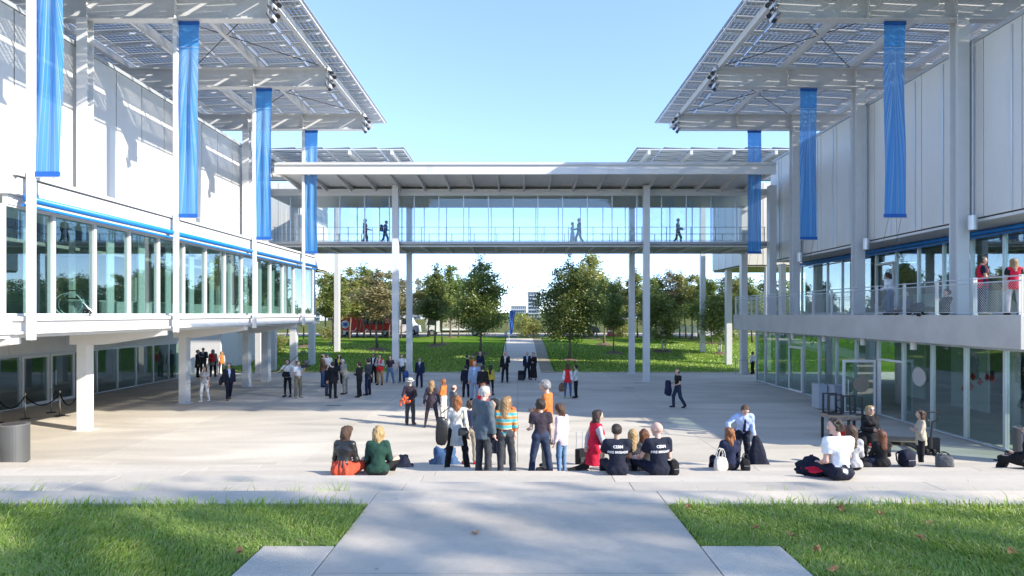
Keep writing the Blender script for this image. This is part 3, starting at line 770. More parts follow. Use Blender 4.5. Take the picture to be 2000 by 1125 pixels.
BARK = mat('bark', (0.16, 0.125, 0.095), 0.9, noise=0.3, nscale=9, bump=0.6, bscale=30, stretch=(1, 1, .25))
BARKP = mat('birch_bark', (0.55, 0.53, 0.49), 0.8, noise=0.35, nscale=5, stretch=(1, 1, 3))
L_DARK = leafmat('dark_leaves', (0.10, 0.16, 0.03), (0.25, 0.29, 0.07))
L_MID = leafmat('green_leaves', (0.15, 0.21, 0.04), (0.32, 0.35, 0.09))
L_YEL = leafmat('yellow_green_leaves', (0.22, 0.25, 0.055), (0.40, 0.38, 0.12))
L_AUT = leafmat('tawny_leaves', (0.20, 0.19, 0.08), (0.32, 0.27, 0.14))
_tv = {}
KINDS = {                                             # height, clear stem, radius, leaves, shape, leaf size, leaf material, bark
    'maple': (8.6, 1.6, 2.05, 26000, 'dome', .088, L_DARK, BARK, .10, 0.12),
    'ash': (6.4, 2.1, 1.15, 8000, 'column', .078, L_MID, BARK, .06, 0.22),
    'pale': (6.6, 2.2, 1.25, 7600, 'column', .078, L_YEL, BARK, .06, 0.32),
    'tawny': (6.4, 2.2, 1.25, 7000, 'column', .07, L_AUT, BARK, .06, 0.32),
    'birch': (5.6, 1.0, 1.25, 7500, 'cone', .075, L_MID, BARKP, .05, 0.1),
    'dark': (6.0, 1.8, 1.25, 9500, 'column', .08, L_DARK, BARK, .07, 0.18),
    'bush': (2.0, .15, 1.0, 2200, 'oval', .08, L_YEL, BARK, .03, 0.1),
    'shade': (11.0, 3.2, 3.0, 6500, 'oval', .13, L_MID, BARK, .16, 0.52)}
def tree(name, kind, label, X, Y, z, H, group=None, width=1.0, cat='tree', var=None):
    v = (var if var is not None else random.randrange(3)); k = (kind, v)
    Hk, cl, rd, nl, sh, ls, lm, bk, tr, gp = KINDS[kind]
    if k not in _tv:
        t, V, Fc = tree_meshes(hash_(kind) + v*17, Hk, cl, rd, nl, sh, ls, tr, kind == 'birch' and v == 1, gp)
        _tv[k] = (t.mesh('trunk', bk, smooth=True), npmesh('crown', V, Fc, lm))
    tm, cm2 = _tv[k]
    o = thing(name, label, cat, (X, Y, z), random.uniform(0, 6.28), group)
    s = H / Hk
    o.scale = (s*width, s*width, s)
    link('trunk', tm, o); link('crown', cm2, o)
    return o
def hash_(s): return sum(ord(c)*(i+3) for i, c in enumerate(s)) % 1000
random.seed(7)
def mound(X, Y, z, r):
    mb = MB(); rg = random.Random(int(X*100)); n = 18
    rings = [(1.0, -.16), (.75, .0), (.4, .09), (.12, .13)]
    v = []
    for fr, h in rings:
        for i in range(n):
            a = 6.283*i/n; rr = r*fr*(1 + rg.uniform(-.22, .22)); x, y = X + rr*math.cos(a), Y + rr*math.sin(a)
            v.append((x, y, hz(x, y) + h*min(1.3, r) + (rg.uniform(-.03, .04) if fr < 1 else 0)))
    fs = [(j*n+i, j*n+(i+1) % n, (j+1)*n+(i+1) % n, (j+1)*n+i) for j in range(3) for i in range(n)] + [tuple(range(3*n, 4*n))]
    struct(mb.add(v, fs).build('mulch_mound', MULCH, smooth=True))
TREES = [  # photo column, base row, top row, kind, width, mulch radius, label
 (938, 690, 497, 'maple', 1.05, 1.1, 'big dark green maple just left of the central path'),
 (1113, 703, 497, 'maple', 1.0, 1.0, 'big dark green maple just right of the central path, its crown hiding the grey van'),
 (636, 655, 520, 'pale', 1.0, 0, 'thin pale tree nearest the left pavilion, beside the red van'),
 (650, 670, 530, 'ash', 1.0, .9, 'young green tree on a mulch mound in front of the red van tail'),
 (684, 656, 518, 'pale', 1.0, 0, 'young yellowish tree before the blue emblem of the red van'),
 (710, 652, 512, 'ash', 1.05, 0, 'tall leafy young tree behind the middle of the red van'),
 (736, 681, 522, 'tawny', 1.25, 1.3, 'thin tawny tree on the large mulch mound left of the white bridge column'),
 (761, 654, 525, 'pale', 1.1, 0, 'yellowish tree directly behind the front left bridge column'),
 (784, 655, 535, 'tawny', 1.0, 0, 'brownish thin tree seen between the two left bridge columns'),
 (816, 645, 540, 'tawny', .8, 0, 'sparse tawny sapling left of the white tipper truck'),
 (849, 673, 512, 'dark', .75, 1.2, 'slim dark tree in front of the white truck cab'),
 (864, 671, 540, 'ash', .8, 1.0, 'green tree in front of the white truck body, second from the cab'),
 (880, 657, 515, 'dark', .85, .9, 'tall dark narrow tree at the rear half of the white truck'),
 (895, 653, 535, 'ash', .9, 0, 'green tree behind the left side of the big maple left of the path'),
 (1141, 657, 500, 'pale', .8, 1.0, 'tall light green tree rising over the bonnet of the grey van'),
 (1153, 654, 488, 'pale', 1.0, 0, 'tallest yellow green tree, just behind the right side of the big right maple'),
 (1165, 661, 545, 'dark', .8, 1.2, 'dark young tree at the front wheel of the grey van'),
 (1181, 671, 540, 'dark', .95, 1.2, 'dark bushy tree on a mulch mound in front of the pink barrier'),
 (1199, 686, 548, 'ash', .8, 1.2, 'green tree on the mulch mound nearest the plaza, right of the path'),
 (1229, 656, 540, 'pale', .9, 0, 'yellowish tree just left of the rear right bridge column'),
 (1246, 655, 525, 'ash', 1.0, 0, 'green tree seen between the two right bridge columns'),
 (1269, 664, 542, 'dark', .85, .9, 'dark tree hugging the front right bridge column'),
 (1293, 684, 558, 'birch', 1.15, 1.3, 'dense birch with twin white stems on the lawn right of the bridge columns'),
 (1310, 653, 520, 'tawny', 1.15, 0, 'pinkish brown tree rising behind the white birch'),
 (1327, 653, 528, 'pale', .9, 0, 'thin yellowish tree in front of the white fence panels'),
 (1351, 657, 532, 'pale', 1.05, 1.1, 'yellow green tree with a stout orange trunk by the white fence'),
 (1372, 668, 540, 'dark', .9, .8, 'dark tree directly behind the far pavilion column on the right'),
 (1390, 672, 545, 'dark', .9, .9, 'dark conical tree just right of the far pavilion column'),
 (1407, 691, 555, 'birch', 1.0, .9, 'leaning birch with white stem beside the terrace corner column'),
 (1418, 660, 530, 'tawny', 1.1, 0, 'pink tawny tree behind the two columns at the terrace end'),
 (1446, 662, 535, 'pale', 1.1, 0, 'yellowish tree under the far right pavilion, left of the terrace column'),
 (1470, 668, 540, 'dark', 1.0, 0, 'dark tree seen above the terrace end railing'),
 (1500, 660, 532, 'pale', 1.2, 0, 'light green tree seen between the terrace columns'),
 (1530, 664, 545, 'ash', 1.1, 0, 'green tree next to the upper terrace glazing'),
 (560, 668, 560, 'ash', 1.0, .9, 'green tree seen under the left pavilion between its last pillars'),
 (668, 652, 528, 'ash', 1.0, 0, 'green tree of the back row rising over the rear of the red van'),
 (698, 650, 535, 'pale', 1.1, 0, 'light green tree of the back row over the emblem of the red van'),
 (724, 651, 528, 'ash', 1.0, 0, 'green tree of the back row over the cab of the red van'),
 (749, 651, 532, 'pale', 1.0, 0, 'light green tree of the back row left of the front left bridge column'),
 (836, 650, 532, 'pale', 1.0, 0, 'light green tree of the back row over the cab of the white truck'),
 (1214, 651, 540, 'ash', 1.1, 0, 'green tree of the back row over the pink barrier'),
 (1281, 651, 535, 'ash', 1.1, 0, 'green tree of the back row behind the twin stemmed birch'),
 (1339, 651, 540, 'ash', 1.1, 0, 'green tree of the back row over the middle of the white fence'),
 (1364, 651, 536, 'pale', 1.1, 0, 'light green tree of the back row over the right end of the white fence'),
 (1432, 652, 538, 'ash', 1.1, 0, 'green tree of the back row left of the terrace corner'),
 (592, 676, 545, 'pale', 1.0, 1.0, 'yellowish tree beside the last slim column of the left pavilion'),
]
for i, (x, yb, yt, kind, wd, mr, lab) in enumerate(TREES):
    Y = gy(yb) if yb > 664 else 60 + (664 - yb) * 0.55
    X = at(x, Y); z = hz(X, Y)
    H = 4.1 + (613 - yt) / F * Y - z
    tree('maple_tree' if kind == 'maple' else 'birch_tree' if kind == 'birch' else 'young_tree', kind, lab, X, Y, z - .03, H, 'young trees on the lawn beyond the plaza', wd * (1.04 if kind == 'maple' else 1.42), var=i % 3)
    if mr: mound(X, Y, z, mr)
# clipped bushes and hedges
for x, yb, yt, wdt, lab in ((1027, 656, 614, 1.0, 'round yellow green bush at the far end of the central path'), (1042, 655, 622, .9, 'smaller bush beside the grey van tail'),
                       (640, 665, 636, 1.2, 'low leafy shrub left of the red van'), (535, 690, 650, 1.3, 'leafy shrub seen under the left pavilion'), (1420, 672, 645, 1.3, 'leafy shrub behind the terrace corner column'), (1215, 657, 630, 1.1, 'low dark shrub right of the grey van')):
    Y = gy(yb) if yb > 658 else 64; X = at(x, Y); z = hz(X, Y)
    tree('bush', 'bush', lab, X, Y, z - .05, 4.1 + (613 - yt)/F*Y - z, 'bushes beyond the plaza', wdt, cat='bush', var=0)
# large trees standing to the right of and behind the viewer: they shade the lawn and path
for i, (X, Y, H) in enumerate(((23.0, -7.6, 19), (28.5, -8.2, 20), (33.5, -9.0, 19.5), (18.5, -8.8, 18), (30, -16, 20), (14, -18, 16))):
    tree('shade_tree', 'shade', 'large leafy tree on the lawn behind the viewer, %s' % ['casting the nearest shade', 'tall and wide', 'right of the pair', 'farthest to the side', 'low and rounded', 'rearmost'][i], X, Y, 2.1, H, 'trees shading the lawn', .62, var=i % 2)
# tree line far off: one mass
V = []; rg = np.random.RandomState(3)
n = 9000
ang = rg.uniform(-.95, .95, n); dist = rg.uniform(330, 420, n)
Xc = np.tan(ang)*dist; top = 3.2 + 2.6*np.abs(np.sin(Xc*.021)+.6*np.sin(Xc*.067+1)) * (np.abs(Xc) > 14)
P = np.stack([Xc, dist, 1.2 + rg.uniform(0, 1, n)*top], 1)
u = rg.normal(0, 1, (n, 3)); u /= np.linalg.norm(u, axis=1)[:, None]; w_ = rg.normal(0, 1, (n, 3)); v = np.cross(u, w_); v /= np.linalg.norm(v, axis=1)[:, None]
s = rg.uniform(.8, 1.8, n)[:, None]
V = np.stack([P-u*s, P+v*s*.7, P+u*s, P-v*s*.7], 1).reshape(-1, 3)
tl = link('distant_woods', npmesh('distant_woods', V, np.arange(n*4).reshape(n, 4), L_DARK)); tag(tl, kind='stuff')

# ================================================================ GRASS
def blades(rects, dens, h0, h1, z, seed, mats, name, patch=True, lean=.5, wdt=.0045, zf=None):
    rg = np.random.RandomState(seed); Ps = []
    for (x0, x1, y0, y1) in rects:
        n = int((x1-x0)*(y1-y0)*dens)
        Ps.append(np.stack([rg.uniform(x0, x1, n), rg.uniform(y0, y1, n)], 1))
    P = np.concatenate(Ps); n = len(P)
    clump = .5 + .5*np.sin(P[:, 0]*5.1 + 2*np.sin(P[:, 1]*4.3))*np.sin(P[:, 1]*6.7 + 1.5*np.sin(P[:, 0]*3.1))
    clump = .6*clump + .4*rg.uniform(0, 1, n)
    h = (h0 + (h1-h0)*clump) * rg.uniform(.6, 1.2, n)
    an = rg.uniform(0, 6.28, n); fl = 1.2*np.sin(P[:, 0]*2.3 + P[:, 1]*3.9) + an*.55
    lx, ly = np.cos(fl)*lean*rg.uniform(.3, 1.3, n), np.sin(fl)*lean*rg.uniform(.3, 1.3, n)
    tx, ty = np.cos(an)*wdt*rg.uniform(.7, 1.4, n), np.sin(an)*wdt*rg.uniform(.7, 1.4, n)
    zb = np.full(n, z) if zf is None else zf(P)
    def pt(f, wf, dr): return [np.stack([P[:, 0] + lx*h*f*f + s*tx*wf, P[:, 1] + ly*h*f*f + s*ty*wf, zb + h*f*(1-dr*f)], 1) for s in (-1, 1)]
    r0 = pt(0, 1, 0); r1 = pt(.55, .85, .1); r2 = pt(1, .12, .28)
    V = np.stack([r0[0], r0[1], r1[0], r1[1], r2[0], r2[1]], 1).reshape(-1, 3)
    b = (np.arange(n)*6)[:, None]
    Fc = np.concatenate([b + np.array([[0, 1, 3, 2]]), b + np.array([[2, 3, 5, 4]])], 0)
    o = link(name, npmesh(name, V, Fc, mats)); tag(o, kind='stuff'); return o
GR = leafmat('grass_blades', (0.21, 0.35, 0.04), (0.44, 0.55, 0.11), .45)
GRD = leafmat('dry_grass_blades', (0.25, 0.28, 0.08), (0.42, 0.40, 0.16), .4)
blades([(-5.6, -1.56, 4.79, 5.83), (-5.6, -2.16, 3.9, 4.79), (1.56, 5.8, 4.79, 5.83), (2.22, 5.8, 4.24, 4.79)], 9500, .035, .075, 2.11, 1, GR, 'lawn_grass', wdt=.0036)
blades([(-1.64, -1.535, 4.79, 5.84), (1.535, 1.64, 4.79, 5.84), (-2.2, -1.55, 4.775, 4.82), (1.55, 2.25, 4.775, 4.82)], 4500, .05, .11, 2.11, 6, GR, 'grass_fringe', lean=.9, wdt=.0036)
blades([(-5.6, -1.6, 4.79, 5.8), (-5.6, -2.16, 3.9, 4.79), (1.6, 5.8, 4.79, 5.8), (2.22, 5.8, 4.24, 4.79)], 900, .035, .08, 2.11, 2, GRD, 'dry_lawn_grass', lean=1.1)
blades([(-5.6, -1.6, 4.79, 5.8), (-5.6, -2.2, 3.9, 4.79), (1.6, 5.8, 4.79, 5.8), (2.3, 5.8, 4.24, 4.79)], 120, .09, .14, 2.11, 8, GR, 'long_lawn_grass', lean=1.0)
blades([(-9, -5.6, 4.2, 5.83), (5.8, 9, 4.24, 5.83), (-5.6, -1.56, 2.5, 3.9)], 900, .05, .12, 2.11, 5, GR, 'lawn_grass', wdt=.008)
blades([(-5.6, -1.6, 5.77, 5.86), (1.6, 5.8, 5.77, 5.86)], 1500, .10, .20, 2.11, 3, GR, 'grass_edge')
def tufts(xr, y, z, n, seed, h0=.08, h1=.30):
    rg = random.Random(seed)
    rects = []
    for i in range(n):
        x = rg.uniform(*xr); w2 = rg.uniform(.02, .18); rects.append((x, x+w2, y, y+.03))
    blades(rects, 6500, h0, h1, z, seed, GR, 'joint_grass', lean=.45, wdt=.0045)
tufts((-6.3, -1.9), 6.29, tz(2), 60, 11, .24, .50); tufts((2.0, 6.4), 6.29, tz(2), 34, 12, .24, .46)
tufts((-7.6, -2.4), 7.67, tz(3), 48, 13, .22, .42); tufts((2.2, 7.6), 7.67, tz(3), 22, 14, .2, .4)
tufts((-9, -3), 9.05, tz(4), 34, 15, .2, .38); tufts((3, 9), 9.05, tz(4), 14, 16, .2, .36)
# coarse grass on the slope beyond the plaza
def zfun(P): return np.array([hz(x, y) for x, y in P])
blades([(-22, -1.4, 39.8, 56), (2.8, 24, 39.8, 56)], 60, .07, .16, 0, 21, GR, 'slope_grass', lean=.7, wdt=.03, zf=zfun)
# fallen leaves
lfm = mat('fallen_leaf', (0.48, 0.23, 0.09), 0.8, noise=0.35, nscale=20, var=0.3)
LEAFS = [(468, 1083, 'large curled brown leaf on the left lawn near the side slab'), (1344, 994, 'small orange leaf on the right lawn beside the path edge'), (1640, 996, 'brown leaf near the kerb at the middle of the right lawn'), (1720, 1008, 'red brown leaf just below the kerb on the right lawn'),
         (1815, 1026, 'upright orange leaf on the right lawn'), (1798, 1055, 'large ragged orange leaf on the right lawn'), (1545, 1050, 'pale orange leaf alone in the middle of the right lawn'), (1596, 1078, 'dark brown leaf right of the side slab'),
         (1976, 1082, 'big pale orange leaf at the right margin of the lawn'), (1630, 1118, 'orange leaf at the lowest edge of the right lawn'), (928, 1038, 'flat curled leaf lying on the grey path'), (1476, 1035, 'small pale leaf by the corner of the right side slab')]
for i, (x, y, lab) in enumerate(LEAFS):
    Y = depth(y, 1.93); X = at(x, Y); rg = random.Random(i)
    mb = MB(); pts = []
    n = 15; r0 = rg.uniform(.028, .045)
    for k in range(n):
        a = 6.283*k/n; r = r0*(1.25 if k % 3 == 0 else .6)
        pts.append((r*math.cos(a), r*math.sin(a)*.9, .018*math.sin(a*2+i) + .02*abs(math.cos(a))))
    v = pts + [(0, 0, 0)] + [(p[0], p[1], p[2]-.002) for p in pts] + [(0, 0, -.002)]
    fs = [(k, (k+1) % n, n) for k in range(n)] + [(n+1+(k+1) % n, n+1+k, 2*n+1) for k in range(n)] + [(k, n+1+k, n+1+(k+1) % n, (k+1) % n) for k in range(n)]
    mb.add(v, fs)
    mb.cyl((0, 0, 0), (-.05, -.03, .015), .002, n=5)
    o = link('fallen_leaf', mb.mesh('fallen_leaf', lfm), None, (X, Y, 2.155 if 610 < x < 1400 and y > 958 and x == 928 else 2.19), (rg.uniform(-.3, .3), rg.uniform(-.4, .4), rg.uniform(0, 6)))
    tag(o, lab, 'leaf', 'fallen leaves on the lawn and path')
# ================================================================ BANNERS
def bannermat():
    m = bpy.data.materials.new('banner_cloth'); m.use_nodes = True; nt = m.node_tree; nt.nodes.clear(); L = nt.links.new
    tc = N(nt, 'ShaderNodeTexCoord'); sp = N(nt, 'ShaderNodeSeparateXYZ'); L(tc.outputs['UV'], sp.inputs[0])
    def M(op, a, b=None, c=None, clamp=False):
        n = N(nt, 'ShaderNodeMath', operation=op); n.use_clamp = clamp
        for i, v in enumerate((a, b, c)):
            if v is None: continue
            if isinstance(v, (int, float)): n.inputs[i].default_value = v
            else: L(v, n.inputs[i])
        return n.outputs[0]
    u = M('SUBTRACT', sp.outputs['X'], 0.56); v = M('SUBTRACT', 0.865, sp.outputs['Y'])   # v grows downward from the burst
    u = M('MULTIPLY', u, 0.12)
    ang = M('ARCTAN2', u, v)
    cmb = N(nt, 'ShaderNodeCombineXYZ'); L(ang, cmb.inputs[0])
    lines = None
    for sc, th in ((95, .59), (210, .62), (33, .64)):
        n1 = N(nt, 'ShaderNodeTexNoise', noise_dimensions='1D'); n1.inputs['Scale'].default_value = sc; n1.inputs['Detail'].default_value = 1.0
        L(ang, n1.inputs['W'])
        s = M('MULTIPLY', M('SUBTRACT', n1.outputs['Fac'], th), 14, clamp=True)
        lines = s if lines is None else M('MAXIMUM', lines, s)
    below = M('MULTIPLY', v, 60, clamp=True)
    fade = M('SUBTRACT', 1.15, M('MULTIPLY', v, .95), clamp=True)
    core = M('POWER', M('SUBTRACT', 1, M('MULTIPLY', M('ABSOLUTE', ang), 9), clamp=True), 2)
    core = M('MULTIPLY', core, M('SUBTRACT', 1, M('MULTIPLY', v, 3.2), clamp=True))
    top = M('MULTIPLY', M('LESS_THAN', M('ABSOLUTE', M('SUBTRACT', sp.outputs['Y'], .868)), .0022), 1.0)
    fac = M('MAXIMUM', M('MULTIPLY', M('MULTIPLY', lines, below), M('MULTIPLY', fade, .8)), M('MULTIPLY', core, .8))
    fac = M('MAXIMUM', fac, M('MULTIPLY', top, .55), clamp=True)
    mix = N(nt, 'ShaderNodeMix', data_type='RGBA'); L(fac, mix.inputs['Factor'])
    mix.inputs['A'].default_value = (0.08, 0.32, 0.72, 1); mix.inputs['B'].default_value = (0.62, 0.74, 0.88, 1)
    d = N(nt, 'ShaderNodeBsdfDiffuse'); t = N(nt, 'ShaderNodeBsdfTranslucent'); L(mix.outputs['Result'], d.inputs[0]); L(mix.outputs['Result'], t.inputs[0])
    mx = N(nt, 'ShaderNodeMixShader'); mx.inputs[0].default_value = .4; L(d.outputs[0], mx.inputs[1]); L(t.outputs[0], mx.inputs[2])
    tr = N(nt, 'ShaderNodeBsdfTransparent'); tr.inputs[0].default_value = (.45, .65, .95, 1)
    m2 = N(nt, 'ShaderNodeMixShader'); m2.inputs[0].default_value = .12; L(mx.outputs[0], m2.inputs[1]); L(tr.outputs[0], m2.inputs[2])
    o = N(nt, 'ShaderNodeOutputMaterial'); L(m2.outputs[0], o.inputs[0])
    return m
BAN = bannermat(); BANT = mat('banner_hem', (0.01, 0.11, 0.42), 0.7)
def cloth_banner(name, label, x, y, z0, z1, wd, skew=0.0, seed=0, narrow=0.04, group='tall blue banners hanging from the canopies'):
    o = thing(name, label, 'banner', (x, y, z0), group=group)
    nu, nv = 14, 40; v = []; uv = []
    for j in range(nv+1):
        t = j/nv
        for i in range(nu+1):
            s = i/nu - .5
            wv = wd*(1 - narrow*math.sin(math.pi*t) + .012*math.sin(t*17+seed*2)*math.sin(math.pi*t))
            fold = .035*math.sin(s*13 + seed*1.7 + .5*math.sin(t*4+seed))*(.35 + math.sin(math.pi*t)) + .05*math.sin(t*5 + seed)*math.sin(math.pi*t)
            v.append((s*wv + skew*(1-t)**1.5, fold, t*(z1-z0))); uv.append((i/nu, t))
    f = [(j*(nu+1)+i, j*(nu+1)+i+1, (j+1)*(nu+1)+i+1, (j+1)*(nu+1)+i) for j in range(nv) for i in range(nu)]
    me = bpy.data.meshes.new('cloth'); me.from_pydata(v, [], f); setmats(me, BAN)
    ul = me.uv_layers.new(name='UVMap')
    for l in me.loops: ul.data[l.index].uv = uv[l.vertex_index]
    me.polygons.foreach_set('use_smooth', [True]*len(me.polygons))
    link('cloth', me, o)
    MB().box(-wd/2-.01 + skew, wd/2+.01 + skew, -.03, .03, -.03, .10).build('hem', BANT, o, local=True)
    MB().box(-wd/2-.01, wd/2+.01, -.03, .03, z1-z0-.12, z1-z0).build('hem', BANT, o, local=True)
    MB().cyl((-wd/2-.06 + skew, 0, -.03), (wd/2+.06 + skew, 0, -.03), .022, n=8).build('weight_bar', ALU, o, local=True)
    if seed > 3:
        MB().cyl((-wd*.3, 0, -.03), (-wd*.3, .3, -.9), .006, n=5).build('tie_cord', DARK, o, local=True)
        MB().cyl((wd*.3, 0, -.03), (wd*.3, .3, -.9), .006, n=5).build('tie_cord', DARK, o, local=True)
for i, y in enumerate(BEAMY):
    cloth_banner('banner', 'blue banner on the left pavilion, %s' % ['nearest and largest, cut by the top of the picture', 'second from the viewer, in front of the second post', 'third from the viewer, between third post and canopy', 'farthest, overlapping the left end of the footbridge'][i],
                 -11.72, y, 7.55, 14.48, .80, skew=[-.12, -.06, -.02, 0][i], seed=i, narrow=.05)
for i, y in enumerate(BEAMY[1:]):
    cloth_banner('banner', 'blue banner on the right pavilion, %s' % ['nearest and largest', 'middle one of three', 'farthest, overlapping the right end of the footbridge'][i],
                 13.4, y, 7.55, 14.48, .76, skew=0, seed=i+4, narrow=.0)
# spotlight clusters at the beam tips
SPB = mat('spot_black', (0.02, 0.02, 0.022), 0.4); SPL = mat('spot_lens', (0.35, 0.2, 0.06), 0.25, 0.3)
def spot_meshes():
    b = MB().cyl((0, 0, 0), (0, -.26, -.12), .055, .08, 12).mesh('spotlight', mat('spot_grey', (.2, .2, .21), .4, .4))
    l = MB().cyl((0, -.255, -.118), (0, -.33, -.152), .083, .083, 12).mesh('lens', SPB)
    k = MB().bar((-.075, -.08, -.03), (-.075, 0, .13), .012, .03).bar((.075, -.08, -.03), (.075, 0, .13), .012, .03).bar((-.085, 0, .13), (.085, 0, .13), .03, .015).mesh('yoke', GREYST)
    return b, l, k
sb, sl_, sk = spot_meshes()
names = ['nearest', 'middle', 'farthest']
for sgn, xt in ((-1, -8.62), (1, 9.02)):
    for i, y in enumerate(BEAMY[1:]):
        br = thing('spotlight_bracket', 'white bracket carrying black spotlights at the %s canopy beam tip on the %s' % (names[i], 'left' if sgn < 0 else 'right'), 'bracket', (xt, y, 14.5), group='spotlight brackets on the beam tips')
        MB().box(xt-.04*sgn-.03, xt-.04*sgn+.03, y-.45, y+.02, 14.45, 15.3).build('plate', STEEL, br)
        MB().box(xt-.05, xt+.05, y-.5, y-.1, 15.3, 15.35).build('arm', GREYST, br)
        for k in range(5):
            o = link('spotlight', sb, None, (xt + sgn*(.02 - .14*(k % 2)), y - .35 - .06*k, 15.15 - .17*k), (R(6+6*k), 0, R(-sgn*(78 + 9*(k-2)))))
            tag(o, 'black spotlight, %s of five at the %s %s beam tip' % (['topmost', 'second', 'middle', 'fourth', 'lowest'][k], names[i], 'left' if sgn < 0 else 'right'), 'spotlight', SPOT_G)
            link('lens', sl_, o); link('yoke', sk, o)

# ================================================================ VEHICLES ON THE ROAD BEYOND THE TREES
RUB = mat('tyre_rubber', (0.02, 0.02, 0.02), 0.85); VGL = mat('vehicle_glass', (0.02, 0.03, 0.035), 0.08, spec=0.8)
HUB = mat('wheel_rim', (0.45, 0.45, 0.46), 0.35, 0.7)
def wheel(o, x, y, r, w_, sgn):
    t = MB().cyl((x, y-w_/2, r), (x, y+w_/2, r), r, n=20).build('wheel', RUB, o, local=True, smooth=False)
    MB().cyl((x, y - w_/2 - .012, r), (x, y - w_/2 + .02, r), r*.58, r*.5, n=14).build('rim', HUB, t, local=True)
def van(name, label, x, Y, z, L_, W_, Hh, prof, paint, cat, wins, wheels, flip=1, extra=None, group=None):
    o = thing(name, label, cat, (x, Y, z), group=group)
    MB().prism([(p[0]*flip, p[1]) for p in prof], -W_/2, W_/2).build('body', paint, o, local=True, bevel=0.05)
    for pts in wins:
        MB().prism([(p[0]*flip, p[1]) for p in pts], -W_/2-.012, -W_/2+.02).build('window', VGL, o, local=True)
    for wx, r in wheels:
        for s in (-1, 1): wheel(o, wx*flip, s*(W_/2-.1), r, .22, s)
    if extra: extra(o)
    return o
REDV = mat('red_vehicle_paint', (0.62, 0.02, 0.015), 0.3, noise=.05); WHV = mat('white_vehicle_paint', (0.75, 0.75, 0.74), 0.35, noise=.03); GRV = mat('grey_vehicle_paint', (0.16, 0.165, 0.175), 0.3, .2)
YEL = mat('yellow_stripe', (0.75, 0.55, 0.02), 0.4); EMB = mat('emblem_blue', (0.05, 0.2, 0.6), 0.4); WHS = mat('white_stripe', (0.8, 0.8, 0.8), 0.5)
ZR = 1.367
YV = 71.0
def red_extra(o):
    s = MB()
    s.box(-3.9, 3.3, -1.065, -1.05, 2.28, 2.36); s.build('yellow_band', YEL, o, local=True)
    s = MB()                                          # pulse line
    pts = [(-3.9, .62), (-1.2, .62), (-.95, 1.05), (-.8, .62), (-.6, .3), (-.35, 2.05), (-.1, 2.05), (.05, .3), (.3, .9), (.5, .62), (3.3, .62)]
    for a, b in zip(pts[:-1], pts[1:]): s.bar((a[0], -1.06, a[1]), (b[0], -1.06, b[1]), .02, .1)
    s.build('pulse_stripe', WHS, o, local=True)
    MB().cyl((-2.35, -1.05, 1.45), (-2.35, -1.07, 1.45), .48, n=20).build('emblem', WHS, o, local=True)
    s = MB()
    for k in range(3):
        a = math.pi*k/3 + .52
        s.bar((-2.35-.38*math.cos(a), -1.078, 1.45-.38*math.sin(a)), (-2.35+.38*math.cos(a), -1.078, 1.45+.38*math.sin(a)), .02, .2)
    s.build('emblem_star', EMB, o, local=True)
    MB().box(-1.0, -.6, -.5, .5, 2.62, 2.75).build('light_bar', mat('blue_beacon', (0.03, 0.1, 0.6), 0.2), o, local=True)
    for z in (.75,):
        MB().box(-3.95, -3.9, -.8, -.6, .8, 1.0).build('tail_light', REDV, o, local=True); MB().box(-3.95, -3.9, .6, .8, .8, 1.0).build('tail_light', REDV, o, local=True)
van('emergency_van', 'bright red emergency van with blue star emblem behind the left trees', at(716, YV), YV, ZR, 7, 2.1, 2.6,
    [(-3.9, .45), (-3.9, 2.55), (-3.75, 2.62), (1.7, 2.62), (2.5, 2.35), (3.0, 1.55), (3.55, 1.25), (3.65, .9), (3.65, .42)], REDV, 'van',
    [[(1.0, 1.45), (1.0, 2.2), (2.1, 2.2), (2.65, 1.45)], [(-.0, 1.45), (-.0, 2.2), (.85, 2.2), (.85, 1.45)]], [(-2.5, .4), (2.5, .4)], 1, red_extra)
CANV = mat('grey_tarpaulin', (0.44, 0.41, 0.34), 0.8, noise=.15, nscale=2, stretch=(6, 1, .4))
def truck_extra(o):
    b = MB().box(-1.1, 4.4, -1.15, 1.15, .95, 2.75).build('load_body', CANV, o, local=True, bevel=.03)
    s = MB()
    for k in range(7): s.box(-1.05+.9*k, -1.0+.9*k, -1.18, -1.15, .95, 2.72)
    s.build('body_rib', GREYST, b, local=True)['kind'] = 'stuff'
    MB().box(-1.1, 4.4, -1.16, -1.10, .72, .95).build('side_board', WHV, o, local=True)
    MB().box(-3.0, 4.4, -.45, .45, .5, .75).build('chassis', BLACKM, o, local=True)
    for s_ in (-1, 1):
        MB().box(-3.22, -3.17, s_*.75-.14, s_*.75+.14, .72, .9).build('headlight', HUB, o, local=True)
        MB().bar((-3.05, s_*1.1, 2.1), (-3.1, s_*1.3, 2.1), .1, .3).build('mirror', BLACKM, o, local=True)
    MB().box(-3.24, -3.1, -1.0, 1.0, .42, .6).build('bumper', GREYST, o, local=True)
van('tipper_truck', 'white truck with grey canvas body parked behind the dark trees', at(882, 71), 71, ZR, 6, 2.1, 2.5,
    [(-3.2, .5), (-3.2, 1.3), (-2.85, 2.42), (-2.7, 2.5), (-1.3, 2.5), (-1.25, .5)], WHV, 'truck', [[(-2.95, 1.4), (-2.65, 2.3), (-1.75, 2.3), (-1.75, 1.3)]], [(-2.3, .4), (3.0, .4)], 1, truck_extra)
van('white_van', 'plain white box van half hidden between the red van and the left bridge columns', at(778, 72), 73.5, ZR, 5, 2.0, 2.6,
    [(-2.6, .4), (-2.6, 2.55), (-2.5, 2.62), (1.2, 2.62), (1.8, 1.5), (2.4, 1.2), (2.5, .4)], WHV, 'van', [[(.4, 1.4), (.4, 2.2), (1.1, 2.2), (1.5, 1.4)]], [(-1.6, .36), (1.7, .36)], 1)
